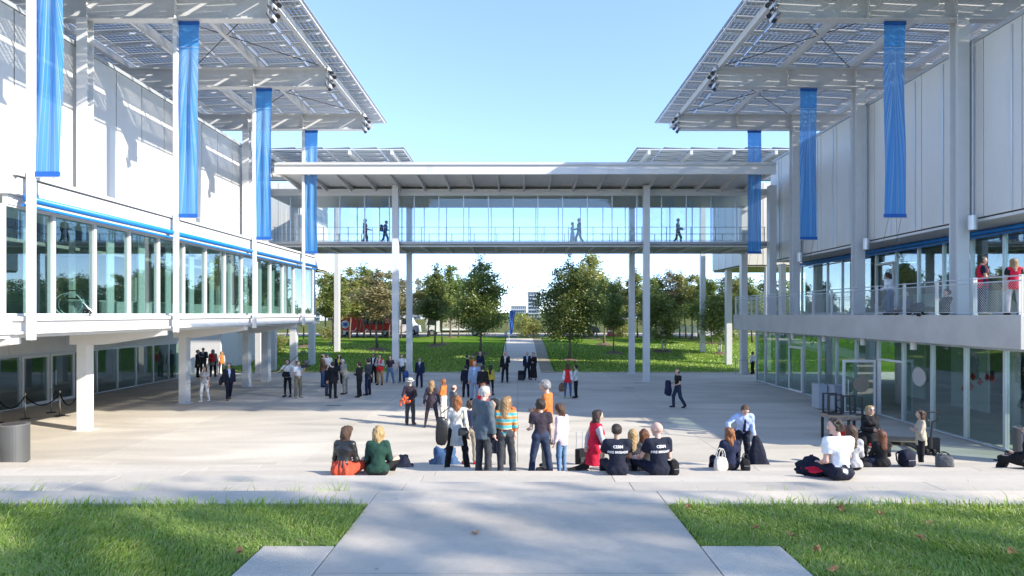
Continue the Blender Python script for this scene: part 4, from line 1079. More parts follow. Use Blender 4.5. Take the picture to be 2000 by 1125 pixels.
def gv_extra(o):
    for s_ in (-1, 1):
        MB().box(2.98, 3.02, s_*.7-.16, s_*.7+.16, .75, .95).build('headlight', HUB, o, local=True); MB().box(-3.02, -2.99, s_*.8-.08, s_*.8+.08, .9, 1.4).build('tail_light', REDV, o, local=True)
        MB().bar((1.65, s_*1.0, 1.35), (1.65, s_*1.2, 1.4), .12, .22).build('mirror', BLACKM, o, local=True)
    MB().box(-3.0, 3.0, -1.012, 1.012, .42, .5).build('sill_trim', BLACKM, o, local=True)
van('grey_van', 'dark grey panel van parked beyond the right trees', at(1122, 71), 71, ZR, 6, 2.0, 2.4,
    [(-3.0, .4), (-3.0, 2.2), (-2.85, 2.35), (.8, 2.35), (1.3, 2.2), (2.05, 1.3), (2.8, 1.1), (3.0, .75), (3.0, .4)], GRV, 'van',
    [[(.55, 1.35), (.55, 2.05), (1.15, 2.05), (1.7, 1.35)], [(-.6, 1.35), (-.6, 2.0), (.4, 2.0), (.4, 1.35)]], [(-2.0, .38), (2.0, .38)], 1, gv_extra)
# white fence panels and pink barrier by the road
fw_ = thing('fence', 'white temporary fence panels behind the birch trees on the right', 'fence', (at(1355, 69), 69, hz(23, 66)))
for k in range(5):
    x = at(1290, 69) + k*1.5; m_ = MB().bar((x, 69, 1.35), (x, 69, 2.75), .05).bar((x+1.42, 69, 1.35), (x+1.42, 69, 2.75), .05).bar((x, 69, 2.7), (x+1.42, 69, 2.7), .05).bar((x, 69, 1.5), (x+1.42, 69, 1.5), .05)
    fp = m_.build('fence_panel', WHV, fw_); s = MB()
    for q in range(9): s.box(x+.12+q*.145, x+.19+q*.145, 68.98, 69.02, 1.5, 2.7)
    s.build('fence_bar', WHV, fp)['kind'] = 'stuff'
bk_ = thing('barrier', 'pink and white road barrier right of the grey van', 'barrier', (at(1198, 69.5), 69.5, 1.36))
MB().box(at(1186, 69.5), at(1212, 69.5), 69.4, 69.6, 1.36, 2.5).build('panel', mat('pink_barrier', (0.5, 0.12, 0.14), 0.6), bk_); MB().box(at(1186, 69.5), at(1212, 69.5), 69.38, 69.62, 1.9, 2.1).build('stripe', WHS, bk_)
# flag by the path
FY = 58.0
fl = thing('flag_banner', 'blue vertical flag with white curve on a pole beside the central path', 'flag', (at(1001, FY), FY, hz(0, FY)))
MB().cyl((at(994, FY), FY, hz(0, FY)), (at(994, FY), FY, 4.6), .03, n=8).build('pole', ALU, fl)
nv = 12; v = []
for j in range(nv+1):
    for i in range(4): v.append((at(995, FY) + i*(.10 + .008*j), FY + .06*math.sin(j*.7+i), 2.05 + j*.2))
me = bpy.data.meshes.new('cloth'); off = chain(fl); me.from_pydata([tuple(Vector(p)-off) for p in v], [], [(j*4+i, j*4+i+1, (j+1)*4+i+1, (j+1)*4+i) for j in range(nv) for i in range(3)]); setmats(me, mat('flag_blue', (0.02, 0.12, 0.5), .7)); cl = link('cloth', me, fl)
s = MB()
for k in range(8): s.bar((at(995, FY)+.1+.05*k, FY-.09, 2.4+.18*k+.02*k*k), (at(995, FY)+.15+.05*k, FY-.09, 2.58+.2*k+.02*k*k), .01, .05)
s.build('emblem_curve', WHS, cl)
pb = thing('signpost', 'thin dark post with a small sign beside the central path', 'signpost', (at(988, 50), 50, hz(0, 50)))
MB().cyl((at(988, 50), 50, hz(0, 50)), (at(988, 50), 50, hz(0, 50)+2.0), .03, n=8).build('post', BLACKM, pb); MB().box(at(988, 50)-.12, at(988, 50)+.12, 49.95, 49.97, hz(0, 50)+1.6, hz(0, 50)+1.95).build('sign_plate', GREYST, pb)
# distant buildings
BWH = mat('far_white_render', (0.40, 0.42, 0.44), .8, noise=.05); BPK = mat('far_pink_render', (0.55, 0.42, 0.38), .8, noise=.05); BGL = mat('far_window', (0.10, 0.14, 0.18), .2)
def far_building(label, x0, x1, ytop, Y, floors, m, nwin, dp=14):
    X0, X1 = at(x0, Y), at(x1, Y); zt = 4.1 + (613 - ytop)/F*Y; z0 = 0.8
    o = thing('apartment_block', label, 'building', ((X0+X1)/2, Y, z0), group='far buildings on the horizon')
    MB().box(X0, X1, Y, Y+dp, z0, zt).build('wall', m, o)
    fh = (zt - z0)/floors
    for i in range(floors):
        zb = z0 + fh*i
        MB().box(X0-.4, X1+.4, Y-1.1, Y-.01, zb+fh*.02, zb+fh*.30).build('balcony', m, o)
        for k in range(nwin):
            a = X0 + (X1-X0)*(k+.15)/nwin; b = X0 + (X1-X0)*(k+.85)/nwin
            MB().box(a, b, Y-.06, Y+.02, zb+fh*.34, zb+fh*.9).build('window', BGL, o)
    MB().box(X0-.3, X1+.3, Y-.4, Y+dp+.3, zt, zt+.35).build('roof', GREYST, o)
far_building('tall grey white apartment block on the horizon right of the central path', 1032, 1054, 571, 260, 8, BWH, 4)
far_building('long low white building on the horizon at the centre of the path', 998, 1028, 598, 420, 3, BWH, 8)
far_building('pinkish apartment building on the horizon behind the red van', 640, 700, 600, 240, 4, BPK, 7)
far_building('white apartment building on the horizon left of the white truck', 780, 822, 597, 300, 4, BWH, 6)
far_building('low pale building on the horizon behind the leftmost trees', 560, 625, 604, 230, 3, BWH, 7)
far_building('pale building on the horizon behind the terrace columns', 1385, 1440, 597, 260, 4, BPK, 6)
far_building('low white building on the horizon behind the right bridge columns', 1215, 1290, 604, 330, 2, BWH, 8)
# overhead wires far off
pw = MB()
for z, y0 in ((16.5, 510), (18.0, 503), (19.3, 497)):
    zz = 4.1 + (613 - y0)/F*150
    pts = [Vector((x, 150, zz + .00022*(x-20)**2)) for x in range(-100, 141, 12)]
    pw.tube(pts, .022, 4)
o = pw.build('power_line', GREYST); tag(o, 'three thin overhead power lines crossing the sky below the footbridge', 'power line')
# ================================================================ PEOPLE
def surface_nets(Fd, org, h):
    """smooth quad mesh of the zero level of a sampled field"""
    s = Fd < 0
    nx, ny, nz = Fd.shape
    c = np.zeros((nx-1, ny-1, nz-1), np.int8)
    for dx in (0, 1):
        for dy in (0, 1):
            for dz in (0, 1): c += s[dx:nx-1+dx, dy:ny-1+dy, dz:nz-1+dz]
    mix = (c > 0) & (c < 8)
    I = np.argwhere(mix)
    if len(I) == 0: return np.zeros((0, 3)), np.zeros((0, 4), int)
    idx = -np.ones(mix.shape, np.int32); idx[mix] = np.arange(len(I))
    acc = np.zeros((len(I), 3)); cnt = np.zeros(len(I))
    x, y, z = I.T
    for ax in range(3):
        o1, o2 = [a for a in range(3) if a != ax]
        for a in (0, 1):
            for b in (0, 1):
                d = [0, 0, 0]; d[o1] = a; d[o2] = b
                f0 = Fd[x+d[0], y+d[1], z+d[2]]; e = list(d); e[ax] = 1
                f1 = Fd[x+e[0], y+e[1], z+e[2]]
                m = (f0 < 0) != (f1 < 0)
                t = np.where(m, f0 / np.where(m, f0 - f1, 1), 0)
                p = np.zeros((len(I), 3)); p[:, o1] = a; p[:, o2] = b; p[:, ax] = t
                acc += p * m[:, None]; cnt += m
    V = (I + acc / cnt[:, None]) * h + org
    Q = []
    for ax in range(3):
        o1, o2 = [(1, 2), (2, 0), (0, 1)][ax]
        sl0 = [slice(1, -1)] * 3; sl1 = [slice(1, -1)] * 3; sl0[ax] = slice(0, -1); sl1[ax] = slice(1, None)
        s0, s1 = s[tuple(sl0)], s[tuple(sl1)]
        E = np.argwhere(s0 != s1)
        if len(E) == 0: continue
        flip = s0[tuple(E.T)]
        off = np.array([1, 1, 1]); off[ax] = 0; E = E + off
        def cell(a, b):
            q = E.copy(); q[:, o1] -= a; q[:, o2] -= b
            return idx[tuple(q.T)]
        q = np.stack([cell(1, 1), cell(0, 1), cell(0, 0), cell(1, 0)], 1)
        q[~flip] = q[~flip][:, ::-1]
        Q.append(q)
    Q = np.concatenate(Q); Q = Q[(Q >= 0).all(1)]
    return V, Q

def field(prims, h, dil=0.0, k=0.03, cuts=(), noise=None, pad=0.05):
    """sampled smooth union of tapered capsules (a, b, ra, rb, frame, squash)"""
    lo = np.full(3, 1e9); hi = -lo
    for a, b, ra, rb, fr, sq in prims:
        r = max(ra, rb) + dil + pad
        A, B = np.array(a, float), np.array(b, float)
        if fr is not None: A, B = fr[0] @ A + fr[1], fr[0] @ B + fr[1]
        lo = np.minimum(lo, np.minimum(A, B) - r); hi = np.maximum(hi, np.maximum(A, B) + r)
    n = np.ceil((hi - lo) / h).astype(int) + 2
    G = [np.arange(n[i]) * h + lo[i] for i in range(3)]
    Fd = np.full(tuple(n), 0.5)
    for a, b, ra, rb, fr, sq in prims:
        A, B = np.array(a, float), np.array(b, float)
        WA, WB = (fr[0] @ A + fr[1], fr[0] @ B + fr[1]) if fr is not None else (A, B)
        r = max(ra, rb) + dil + k * 1.5 + h * 2
        i0 = np.clip(((np.minimum(WA, WB) - r - lo) / h).astype(int), 0, n - 1); i1 = np.clip(((np.maximum(WA, WB) + r - lo) / h).astype(int) + 2, 1, n)
        sl = tuple(slice(i0[q], i1[q]) for q in range(3))
        P = np.stack(np.meshgrid(G[0][sl[0]], G[1][sl[1]], G[2][sl[2]], indexing='ij'), -1)
        if fr is not None: P = (P - fr[1]) @ fr[0]
        sc = 1.0
        if sq is not None: P = P / np.array([1, sq, 1]); A = A / np.array([1, sq, 1]); B = B / np.array([1, sq, 1]); sc = (1 + sq) / 2
        ab = B - A; L2 = max(ab @ ab, 1e-9)
        t = np.clip(((P - A) @ ab) / L2, 0, 1)
        d = (np.linalg.norm(P - A - t[..., None] * ab, axis=-1) - (ra + t * (rb - ra))) * sc - dil
        f = Fd[sl]; hh = np.clip(k - np.abs(f - d), 0, None) / k
        Fd[sl] = np.minimum(f, d) - hh * hh * k * 0.25
    if cuts or noise:
        P = np.stack(np.meshgrid(*G, indexing='ij'), -1)
        if noise: Fd = Fd + noise(P)
        for c in cuts: Fd = np.maximum(Fd, c(P))
    return Fd, lo

def unit(v): v = np.array(v, float); return v / np.linalg.norm(v)
def rotx(a): c, s = math.cos(a), math.sin(a); return np.array([[1, 0, 0], [0, c, -s], [0, s, c]])
def rotz(a): c, s = math.cos(a), math.sin(a); return np.array([[c, -s, 0], [s, c, 0], [0, 0, 1]])
def roty(a): c, s = math.cos(a), math.sin(a); return np.array([[c, 0, s], [0, 1, 0], [-s, 0, c]])
ARMS = {  # upper arm, forearm directions: x outward, y forward, z up
 'down': ((.16, .0, -1), (.08, .18, -1)), 'clasp': ((.16, .12, -1), (-.62, .8, .0)), 'cross': ((.22, .25, -1), (-1, .42, .16)), 'phone': ((.16, .35, -1), (-.3, .75, .75)),
 'face': ((.15, .6, -1), (-.35, .25, 1)), 'back': ((.25, -.25, -1), (-.62, -.32, -.55)), 'hip': ((.62, -.3, -1), (-.75, .38, -.25)), 'fwd': ((.1, .32, -1), (.02, .25, -1)), 'rear': ((.14, -.32, -1), (.05, .05, -1)),
 'knee': ((.25, .5, -.85), (-.15, .9, -.25)), 'lap': ((.2, .3, -1), (-.45, .9, -.1)), 'hold': ((.12, .1, -1), (.0, .9, -.25)), 'reach': ((.5, .55, -.45), (.1, 1, .15)), 'reachd': ((.5, .45, -.8), (.25, .8, -.55)), 'boomu': ((.75, .3, -.35), (.15, .35, 1)), 'boomd': ((.6, .25, -.8), (.5, .8, -.2)),
 'brace': ((.35, -.45, -.9), (.1, -.1, -1)), 'out': ((.75, .35, -.55), (-.1, .8, -.6)), 'bag': ((.2, -.03, -1), (.05, .06, -1)), 'strap': ((.25, .15, -1), (-.35, .4, .9)), 'side': ((.3, .0, -1), (.2, .25, -1))}
LEGS = {  # (right, left): thigh, shin
 'stand': (((.09, .03, -1), (.02, -.05, -1)), ((.09, .03, -1), (.02, -.05, -1))),
 'relax': (((.14, .16, -1), (.06, -.1, -1)), ((.05, 0, -1), (.02, -.03, -1))),
 'wide': (((.20, .03, -1), (.13, -.05, -1)), ((.2, .03, -1), (.13, -.05, -1))),
 'walk': (((.03, .42, -1), (.02, -.02, -1)), ((.03, -.16, -1), (.02, -.62, -1))),
 'walk2': (((.03, -.16, -1), (.02, -.62, -1)), ((.03, .42, -1), (.02, -.02, -1))),
 'step': (((.05, .25, -1), (.02, -.05, -1)), ((.05, -.08, -1), (.02, -.3, -1))),
 'edge': (((.22, 1, .10), (.02, .42, -1)), ((.22, 1, .10), (.02, .42, -1))),
 'edgec': (((.5, .9, .25), (-.35, .35, -1)), ((.5, .9, .25), (-.35, .35, -1))),
 'cross': (((.85, .7, .12), (-.95, .2, -.22)), ((.85, .7, .12), (-.9, .35, -.22))),
 'kneel': (((.08, .95, -.2), (.02, -.1, -1)), ((.06, -.35, -1), (.02, -1, -.18))),
 'floor': (((.18, 1, .32), (.05, .9, -.5)), ((.18, 1, .2), (.05, 1, -.4))),
 'knees': (((.2, .75, .65), (.0, .55, -.85)), ((.2, .75, .65), (.0, .55, -.85)))}
SKIN = {'fair': (.56, .36, .27), 'tan': (.42, .25, .17), 'brown': (.22, .12, .075), 'pink': (.6, .36, .28)}
HAIRC = {'black': (.012, .010, .009), 'dark': (.03, .018, .012), 'brown': (.075, .036, .018), 'auburn': (.16, .055, .02), 'ginger': (.26, .095, .03), 'blonde': (.42, .28, .12), 'fair': (.30, .18, .08), 'grey': (.24, .235, .23), 'white': (.46, .45, .43)}
CLO = {'black': (.014, .014, .016), 'navy': (.016, .022, .055), 'dknavy': (.012, .015, .03), 'grey': (.11, .115, .125), 'dgrey': (.045, .048, .055), 'slate': (.085, .11, .13), 'white': (.72, .72, .72), 'offwhite': (.58, .56, .50), 'beige': (.40, .35, .27), 'khaki': (.22, .18, .12), 'jean': (.05, .10, .20), 'ljean': (.12, .21, .34), 'djean': (.028, .04, .075),
       'red': (.62, .022, .025), 'crimson': (.55, .015, .045), 'orange': (.62, .17, .03), 'rust': (.55, .16, .04), 'brown': (.19, .11, .06), 'camel': (.33, .20, .10), 'green': (.016, .05, .036), 'teal': (.02, .25, .19), 'lblue': (.42, .52, .74), 'pblue': (.26, .34, .47), 'pink': (.66, .50, .52), 'yellow': (.55, .42, .05), 'maroon': (.12, .02, .03), 'leather': (.02, .02, .02), 'aubergine': (.04, .03, .04), 'purple': (.10, .05, .13), 'lgrey': (.42, .42, .43), 'skirt': (.55, .08, .04), 'stone': (.30, .28, .24), 'blue': (.03, .09, .28)}
def cmat(kind, key):
    tab = {'c': CLO, 'h': HAIRC, 's': SKIN}[kind]; c = tab[key]
    if kind == 's': return mat('skin_' + key, c, .5, noise=.06, nscale=8)
    if kind == 'h': return mat('hair_' + key, c, .48, noise=.65, nscale=9, bump=1.0, bscale=16, stretch=(8, 8, .8))
    if key == 'leather': return mat('cloth_leather', c, .32, noise=.2, nscale=8, bump=.5, bscale=24)
    return mat('cloth_' + key, c, .85, noise=.2, nscale=6, bump=.9, bscale=14, spec=.25)
EYE = mat('eye_dark', (.015, .012, .01), .3); LIP = mat('lip', (.35, .12, .10), .5)
_m = bpy.data.materials.new('striped_knit'); _m.use_nodes = True; _nt = _m.node_tree
_tc = N(_nt, 'ShaderNodeTexCoord'); _sp = N(_nt, 'ShaderNodeSeparateXYZ'); _nt.links.new(_tc.outputs['Object'], _sp.inputs[0])
_mm = N(_nt, 'ShaderNodeMath', operation='FRACT'); _mu = N(_nt, 'ShaderNodeMath', operation='MULTIPLY'); _mu.inputs[1].default_value = 8.2
_nt.links.new(_sp.outputs['Z'], _mu.inputs[0]); _nt.links.new(_mu.outputs[0], _mm.inputs[0])
_rp = N(_nt, 'ShaderNodeValToRGB'); _rp.color_ramp.interpolation = 'CONSTANT'
_rp.color_ramp.elements[0].color = (.10, .42, .42, 1); _rp.color_ramp.elements[1].position = .45; _rp.color_ramp.elements[1].color = (.62, .22, .05, 1)
_e = _rp.color_ramp.elements.new(.85); _e.color = (.45, .5, .35, 1)
_nt.links.new(_mm.outputs[0], _rp.inputs[0]); _nt.links.new(_rp.outputs[0], _nt.nodes['Principled BSDF'].inputs['Base Color']); _nt.nodes['Principled BSDF'].inputs['Roughness'].default_value = .9
_M['cloth_stripes'] = _m; CLO['stripes'] = (.4, .3, .2)

def hand_geo(wr, d, side, out, s):
    """palm, four bent fingers of unequal length and a thumb, continuing the forearm direction d"""
    d = unit(d); inn = np.array(out, float); inn = inn - d*(inn @ d); inn = unit(inn)       # thumb side
    nrm = np.cross(d, inn) * side
    m = MB()
    wr = np.array(wr, float)
    def pt(a, b, c): return tuple(wr + d*a*s + inn*b*s + nrm*c*s)
    m.tube([pt(-.02, 0, 0), pt(.03, 0, 0), pt(.075, .002, 0), pt(.092, .002, 0)], [.024*s, .031*s, .036*s, .028*s], 8)
    for i, (b, L) in enumerate(((.026, .072), (.009, .08), (-.009, .075), (-.026, .058))):
        m.tube([pt(.075, b, 0), pt(.09+L*.35, b*1.15, .006), pt(.09+L*.7, b*1.15, .022), pt(.09+L*.9, b*1.1, .04)], [.0105*s, .0098*s, .009*s, .006*s], 5)
    m.tube([pt(.015, .022, .004), pt(.045, .048, .012), pt(.075, .058, .02), pt(.098, .054, .028)], [.014*s, .0125*s, .0105*s, .007*s], 5)
    return m

def person(label, x, y, z, face, H=1.74, fem=False, legs='stand', arms=('down', 'down'), lean=0, head=(0, 0), skin='fair', hair=('short', 'brown'),
           top=('jacket', 'black'), under=None, bottom=('trousers', 'black'), shoe='black', tie=None, group='people on the plaza', hat=None, res=None, roll=0):
    s = H / 1.75
    Y = y
    h = res or min(.034, max(.0145, Y * .00115))
    o = thing('person', label, 'person', (x, y, z), R(face), group)
    sit = legs in ('edge', 'edgec', 'cross', 'floor', 'knees')
    LG = LEGS[legs]; th, sh_ = .43*s, .41*s
    ank = .085*s
    drop = max(-(unit(l[0])[2]*th + unit(l[1])[2]*sh_) for l in LG)
    pz = (.115*s if sit else drop + ank + .02*s)
    if legs == 'kneel': pz = .5*s
    pel = np.array([0, 0, pz])
    Rt = roty(R(roll)) @ rotx(-R(lean))              # positive lean bends forward
    fr = (Rt, pel)
    sw = (.148 if not fem else .125)*s; hw = (.075 if not fem else .088)*s
    wr_ = .122*s if not fem else .102*s
    torso = [((-hw, 0, .0), (hw, 0, .0), .108*s, .108*s, fr, .86), ((0, 0, .03*s), (0, .005, .20*s), .135*s, wr_, fr, .8), ((0, .005, .2*s), (0, .0, .36*s), wr_, .125*s, fr, .8),
             ((-.075*s, .005, .34*s), (.075*s, .005, .34*s), (.112 if not fem else .102)*s, (.112 if not fem else .102)*s, fr, .86), ((-sw, -.012*s, .452*s), (sw, -.012*s, .452*s), .058*s, .058*s, fr, 1.0)]
    if fem: torso.append(((-.065*s, .085*s, .31*s), (.065*s, .085*s, .31*s), .058*s, .058*s, fr, 1.0))
    hs_ = s if H > 1.55 else s*1.14
    Rh = Rt @ rotx(-R(head[1] - lean*.5)) @ rotz(R(head[0]))
    nb = fr[0] @ np.array([0, -.012*s, .45*s]) + pel
    nt_ = nb + fr[0] @ np.array([0, .022*s, .125*s])
    hc = nt_ + Rh @ np.array([0, .012, .082]) * hs_
    hf = (Rh, hc)
    neck = [(nb, nt_, .056*s if not fem else .046*s, .05*s if not fem else .043*s, None, None)]
    q = hs_
    headp = [((0, -.028*q, .012*q), (0, .022*q, .012*q), .084*q, .080*q, hf, None), ((0, .0, .045*q), (0, .01*q, .045*q), .072*q, .07*q, hf, None), ((0, .025*q, -.045*q), (0, .05*q, -.088*q), .058*q, .036*q, hf, None),
             ((0, .095*q, .0), (0, .108*q, -.028*q), .011*q, .017*q, hf, None), ((.083*q, -.008*q, -.005*q), (.088*q, -.014*q, -.03*q), .014*q, .012*q, hf, None), ((-.083*q, -.008*q, -.005*q), (-.088*q, -.014*q, -.03*q), .014*q, .012*q, hf, None)]
    armp = {}; legp = {}; hands = []
    for i, sd in enumerate((1, -1)):
        u, f_ = ARMS[arms[i]]
        sp = fr[0] @ np.array([sd*(sw + .03*s), -.01*s, .445*s]) + pel
        du = Rt @ unit((u[0]*sd, u[1], u[2])); df = Rt @ unit((f_[0]*sd, f_[1], f_[2]))
        if lean > 25: du = unit((u[0]*sd, u[1], u[2])); df = unit((f_[0]*sd, f_[1], f_[2]))
        el = sp + du*.285*s; wrp = el + df*.25*s
        k_ = .9 if fem else 1.0
        armp[sd] = (sp, el, wrp, k_)
        hands.append((wrp, df, sd, np.array([-sd*.9, .5, .25])))
        hp = fr[0] @ np.array([sd*hw*1.05, 0, -.01*s]) + pel
        t_, n_ = LG[i]
        dt = unit((t_[0]*sd, t_[1], t_[2])); dn = unit((n_[0]*sd, n_[1], n_[2]))
        kn = hp + dt*th; an = kn + dn*sh_
        fd = np.array([.18*sd, 1, 0]) if not (legs in ('walk', 'walk2', 'kneel', 'step')) else np.array([.05*sd, 1, 0])
        fd = unit(fd)
        if dn[1] < -.45 and legs != 'kneel': fd = unit(np.array([0, 1, -.55]))            # heel lifted
        if legs == 'kneel' and dn[1] < -.5: fd = unit(np.array([0, -.6, -.9]))
        if legs == 'cross': fd = unit(np.array([-.75*sd, .55, -.1]))
        legp[sd] = (hp, kn, an, fd)
    def P(a, b, ra, rb): return (a, b, ra, rb, None, None)
    def up(sd, f1=1.0, d=0): sp, el, w_, k_ = armp[sd]; return [P(sp, sp + (el-sp)*f1, .050*s*k_ + d, (.050 - .012*f1)*s*k_ + d)]
    def lo(sd, f1=1.0, d=0): sp, el, w_, k_ = armp[sd]; return [P(el, el + (w_-el)*f1, .040*s*k_ + d, (.040 - .014*f1)*s*k_ + d)]
    def leg(sd, f1=1.0, d=0, wide=0): hp, kn, an, fd = legp[sd]; return [P(hp, kn, .083*s + d, .058*s + d), P(kn, kn + (an-kn)*f1, .056*s + d, (.056 - .02*f1)*s + d + wide)]
    body = torso + neck + headp
    for sd in (1, -1): body = body + up(sd) + lo(sd) + leg(sd)
    for sd in (1, -1):
        hp, kn, an, fd = legp[sd]; body = body + [P(an, an + fd*.12*s - np.array([0, 0, .045*s]), .035*s, .03*s)]
    def emit(name, prims, m, parent=o, dil=0, k=.03, cuts=(), noise=None, hh=None, extra=None):
        Fd, org = field(prims, hh or h, dil, k, cuts, noise)
        V, Q = surface_nets(Fd, org, hh or h)
        if len(V) == 0: return None
        if extra:
            V = list(map(tuple, V)); fs = [tuple(q) for q in Q]; mi = [0]*len(fs)
            for mb, slot in extra:
                b = len(V); V += [tuple(p) for p in mb.v]; fs += [tuple(b+i for i in f) for f in mb.f]; mi += [slot]*len(mb.f)
            me = bpy.data.meshes.new(name); me.from_pydata(V, [], fs); setmats(me, m); me.polygons.foreach_set('material_index', mi); me.polygons.foreach_set('use_smooth', [True]*len(fs)); me.update()
        else: me = npmesh(name, V, Q, m, True)
        ob = link(name, me, parent)
        return ob
    ex = []
    for wp, df, sd, ou in hands: ex.append((hand_geo(wp, df, sd, ou, s), 0))
    ey = MB()
    for e in (1, -1):
        c = hf[0] @ (np.array([.032*e, .086, .012])*q) + hc; ey.ell(c, (.0085*q,)*3, 6, 4)
        a = hf[0] @ (np.array([.018*e, .093, .03])*q) + hc; b = hf[0] @ (np.array([.046*e, .084, .031])*q) + hc; ey.tube([a, b], .004*q, 4)
    ex.append((ey, 1))
    lp = MB(); a = hf[0] @ (np.array([-.02, .088, -.06])*q) + hc; b = hf[0] @ (np.array([.02, .088, -.06])*q) + hc; mid = hf[0] @ (np.array([0, .094, -.061])*q) + hc; lp.tube([a, mid, b], .0055*q, 4); ex.append((lp, 2))
    emit('body', body, [cmat('s', skin), EYE, LIP], extra=ex, dil=-.004)
    rs = random.Random(label); p1, p2 = rs.uniform(0, 6), rs.uniform(0, 6)
    def wr(P_, amp=.005): return amp*(np.sin(P_[..., 2]*23 + 19*P_[..., 0] + p1 + 2.2*np.sin(P_[..., 2]*9 + P_[..., 1]*13))*np.sin(P_[..., 0]*27 + P_[..., 1]*19 - P_[..., 2]*8 + p2) + .5*np.sin(P_[..., 2]*34 - P_[..., 0]*37 + P_[..., 1]*21 + p2 + 2*np.sin(P_[..., 2]*7)))
    tf = lambda P_: (P_ - pel) @ Rt                   # to torso frame
    # ---- lower garment
    bk, bc = bottom
    if bk == 'trousers':
        w_ = torso[:2]; prm = list(w_)
        for sd in (1, -1): prm += leg(sd, .97, .004, .014)
        emit('trousers', prm, cmat('c', bc), dil=.012, cuts=[lambda P_: tf(P_)[..., 2] - .13*s], noise=lambda P_: wr(P_, .005))
    elif bk == 'slim':
        prm = list(torso[:2])
        for sd in (1, -1): prm += leg(sd, .97)
        emit('trousers', prm, cmat('c', bc), dil=.007, cuts=[lambda P_: tf(P_)[..., 2] - .12*s], noise=lambda P_: wr(P_, .003))
    elif bk in ('skirt', 'longskirt', 'dress'):
        zb = {'skirt': .5, 'longskirt': .14, 'dress': .48}[bk]*s if not sit else 0
        if sit: prm = list(torso[:2]) + leg(1, .3, .03) + leg(-1, .3, .03); ct = []
        else: prm = list(torso[:2]) + [((0, 0, 0), (0, 0, zb - pz), .15*s, .235*s if bk == 'longskirt' else .19*s, (np.eye(3), pel), .85)]; ct = [lambda P_: zb - P_[..., 2]]
        emit('skirt' if bk != 'dress' else 'dress_skirt', prm, cmat('c', bc), dil=.012, cuts=ct + [lambda P_: tf(P_)[..., 2] - .16*s], noise=lambda P_: .008*np.sin(np.arctan2(P_[..., 0], P_[..., 1])*9 + p1))
    # ---- upper garments
    def garment(name, kind, col, dil, parent=o):
        m = cmat('c', col)
        ut = [(a, b, ra, rb, f, sq) for a, b, ra, rb, f, sq in torso]
        hem = {'tee': -.06, 'polo': -.05, 'shirt': -.04, 'sweater': -.06, 'blouse': -.08, 'jacket': -.20, 'blazer': -.21, 'coat': -.34, 'vest': -.16, 'longvest': -.36, 'crop': .02, 'cardigan': -.16, 'dresstop': .0}[kind]*s
        if sit: hem = max(hem, -.05*s)
        prm = list(ut)
        sl = {'tee': .62, 'polo': .62, 'vest': 0, 'longvest': 0}.get(kind, 2)
        if hem < -.12*s:
            flare = .145 if kind in ('coat', 'longvest') else .132
            prm.append(((0, 0, .1*s), (0, -.005, hem - .05*s), .128*s, flare*s*1.12, fr, .86))
        for sd in (1, -1):
            if sl == 0: continue
            if sl < 1: prm += up(sd, sl + .12, .012)
            else: prm += up(sd, 1, .004) + lo(sd, .96, .006)
        cuts = [lambda P_: hem - tf(P_)[..., 2], lambda P_: tf(P_)[..., 2] - (.515*s - 0.10*np.clip(tf(P_)[..., 1]/s, -.02, .1))]
        if kind in ('jacket', 'blazer', 'coat', 'vest', 'cardigan', 'longvest') and under:
            def openv(P_):
                T = tf(P_); zz = T[..., 2]/s
                w2 = np.clip(.016 + .13*(zz - .18), .016 if kind != 'blazer' else .006, .09)*s
                return np.where(T[..., 1] > 0, w2 - np.abs(T[..., 0]), -1.0)
            cuts.append(openv)
        if sl < 1:
            def arml(P_):
                v = np.full(P_.shape[:-1], -1.0)
                for sd in (1, -1):
                    sp, el, w2, k_ = armp[sd]; dd = unit(el - sp); t = (P_ - sp) @ dd; rr = np.linalg.norm(P_ - sp - t[..., None]*dd, axis=-1)
                    lim = (sl*.285*s if sl > 0 else .02*s)
                    v = np.maximum(v, np.where((rr < .085*s) & (t > -.02*s) & ((P_ - pel) @ Rt[:, 0]*sd > sw*.9), t - lim, -1.0))
                return v
            cuts.append(arml)
        return emit(name, prm, m, dil=dil, cuts=cuts, noise=lambda P_: wr(P_, .0045 if kind in ('blazer', 'jacket', 'coat', 'shirt', 'sweater', 'tee') else .003), parent=parent)
    if under: garment('shirt', under[0], under[1], .010)
    tg = garment({'tee': 'shirt', 'polo': 'polo_shirt', 'shirt': 'shirt', 'sweater': 'sweater', 'blouse': 'blouse', 'jacket': 'jacket', 'blazer': 'jacket', 'coat': 'coat', 'vest': 'vest', 'longvest': 'vest', 'crop': 'jacket', 'cardigan': 'cardigan', 'dresstop': 'dress_top'}[top[0]], top[0], top[1], .012 if not under else .026)
    if tie:
        t = MB(); pts = [fr[0] @ (np.array([0, .138 - .03*max(0, zz-.36)*5, zz])*s) + pel for zz in (.44, .40, .30, .16, .08)]
        for a, b, w2 in zip(pts[:-1], pts[1:], (.03, .045, .06, .07)): t.bar(a, b, w2*s, .014)
        t.build('tie', cmat('c', tie), o, local=True)
    # ---- shoes
    for sd in (1, -1):
        hp, kn, an, fd = legp[sd]
        dz = np.array([0, 0, -.05*s]); heel = an + dz - fd*.03*s; toe = an + dz + fd*.155*s - (np.array([0, 0, .01*s]))
        fl_ = (an[2] - ank)
        emit('shoe', [P(heel, an + dz*.4, .038*s, .04*s), P(heel, toe, .040*s, .034*s), P(an + dz + fd*.06*s, toe, .046*s, .036*s)], cmat('c', shoe) if shoe in CLO else shoe, hh=min(h, .022), cuts=[lambda P_, fl_=fl_: fl_ + .002 - P_[..., 2]] if abs(fd[2]) < .3 else [])
    # ---- hair
    ht, hcl = hair
    hm = cmat('h', hcl) if hcl in HAIRC else None
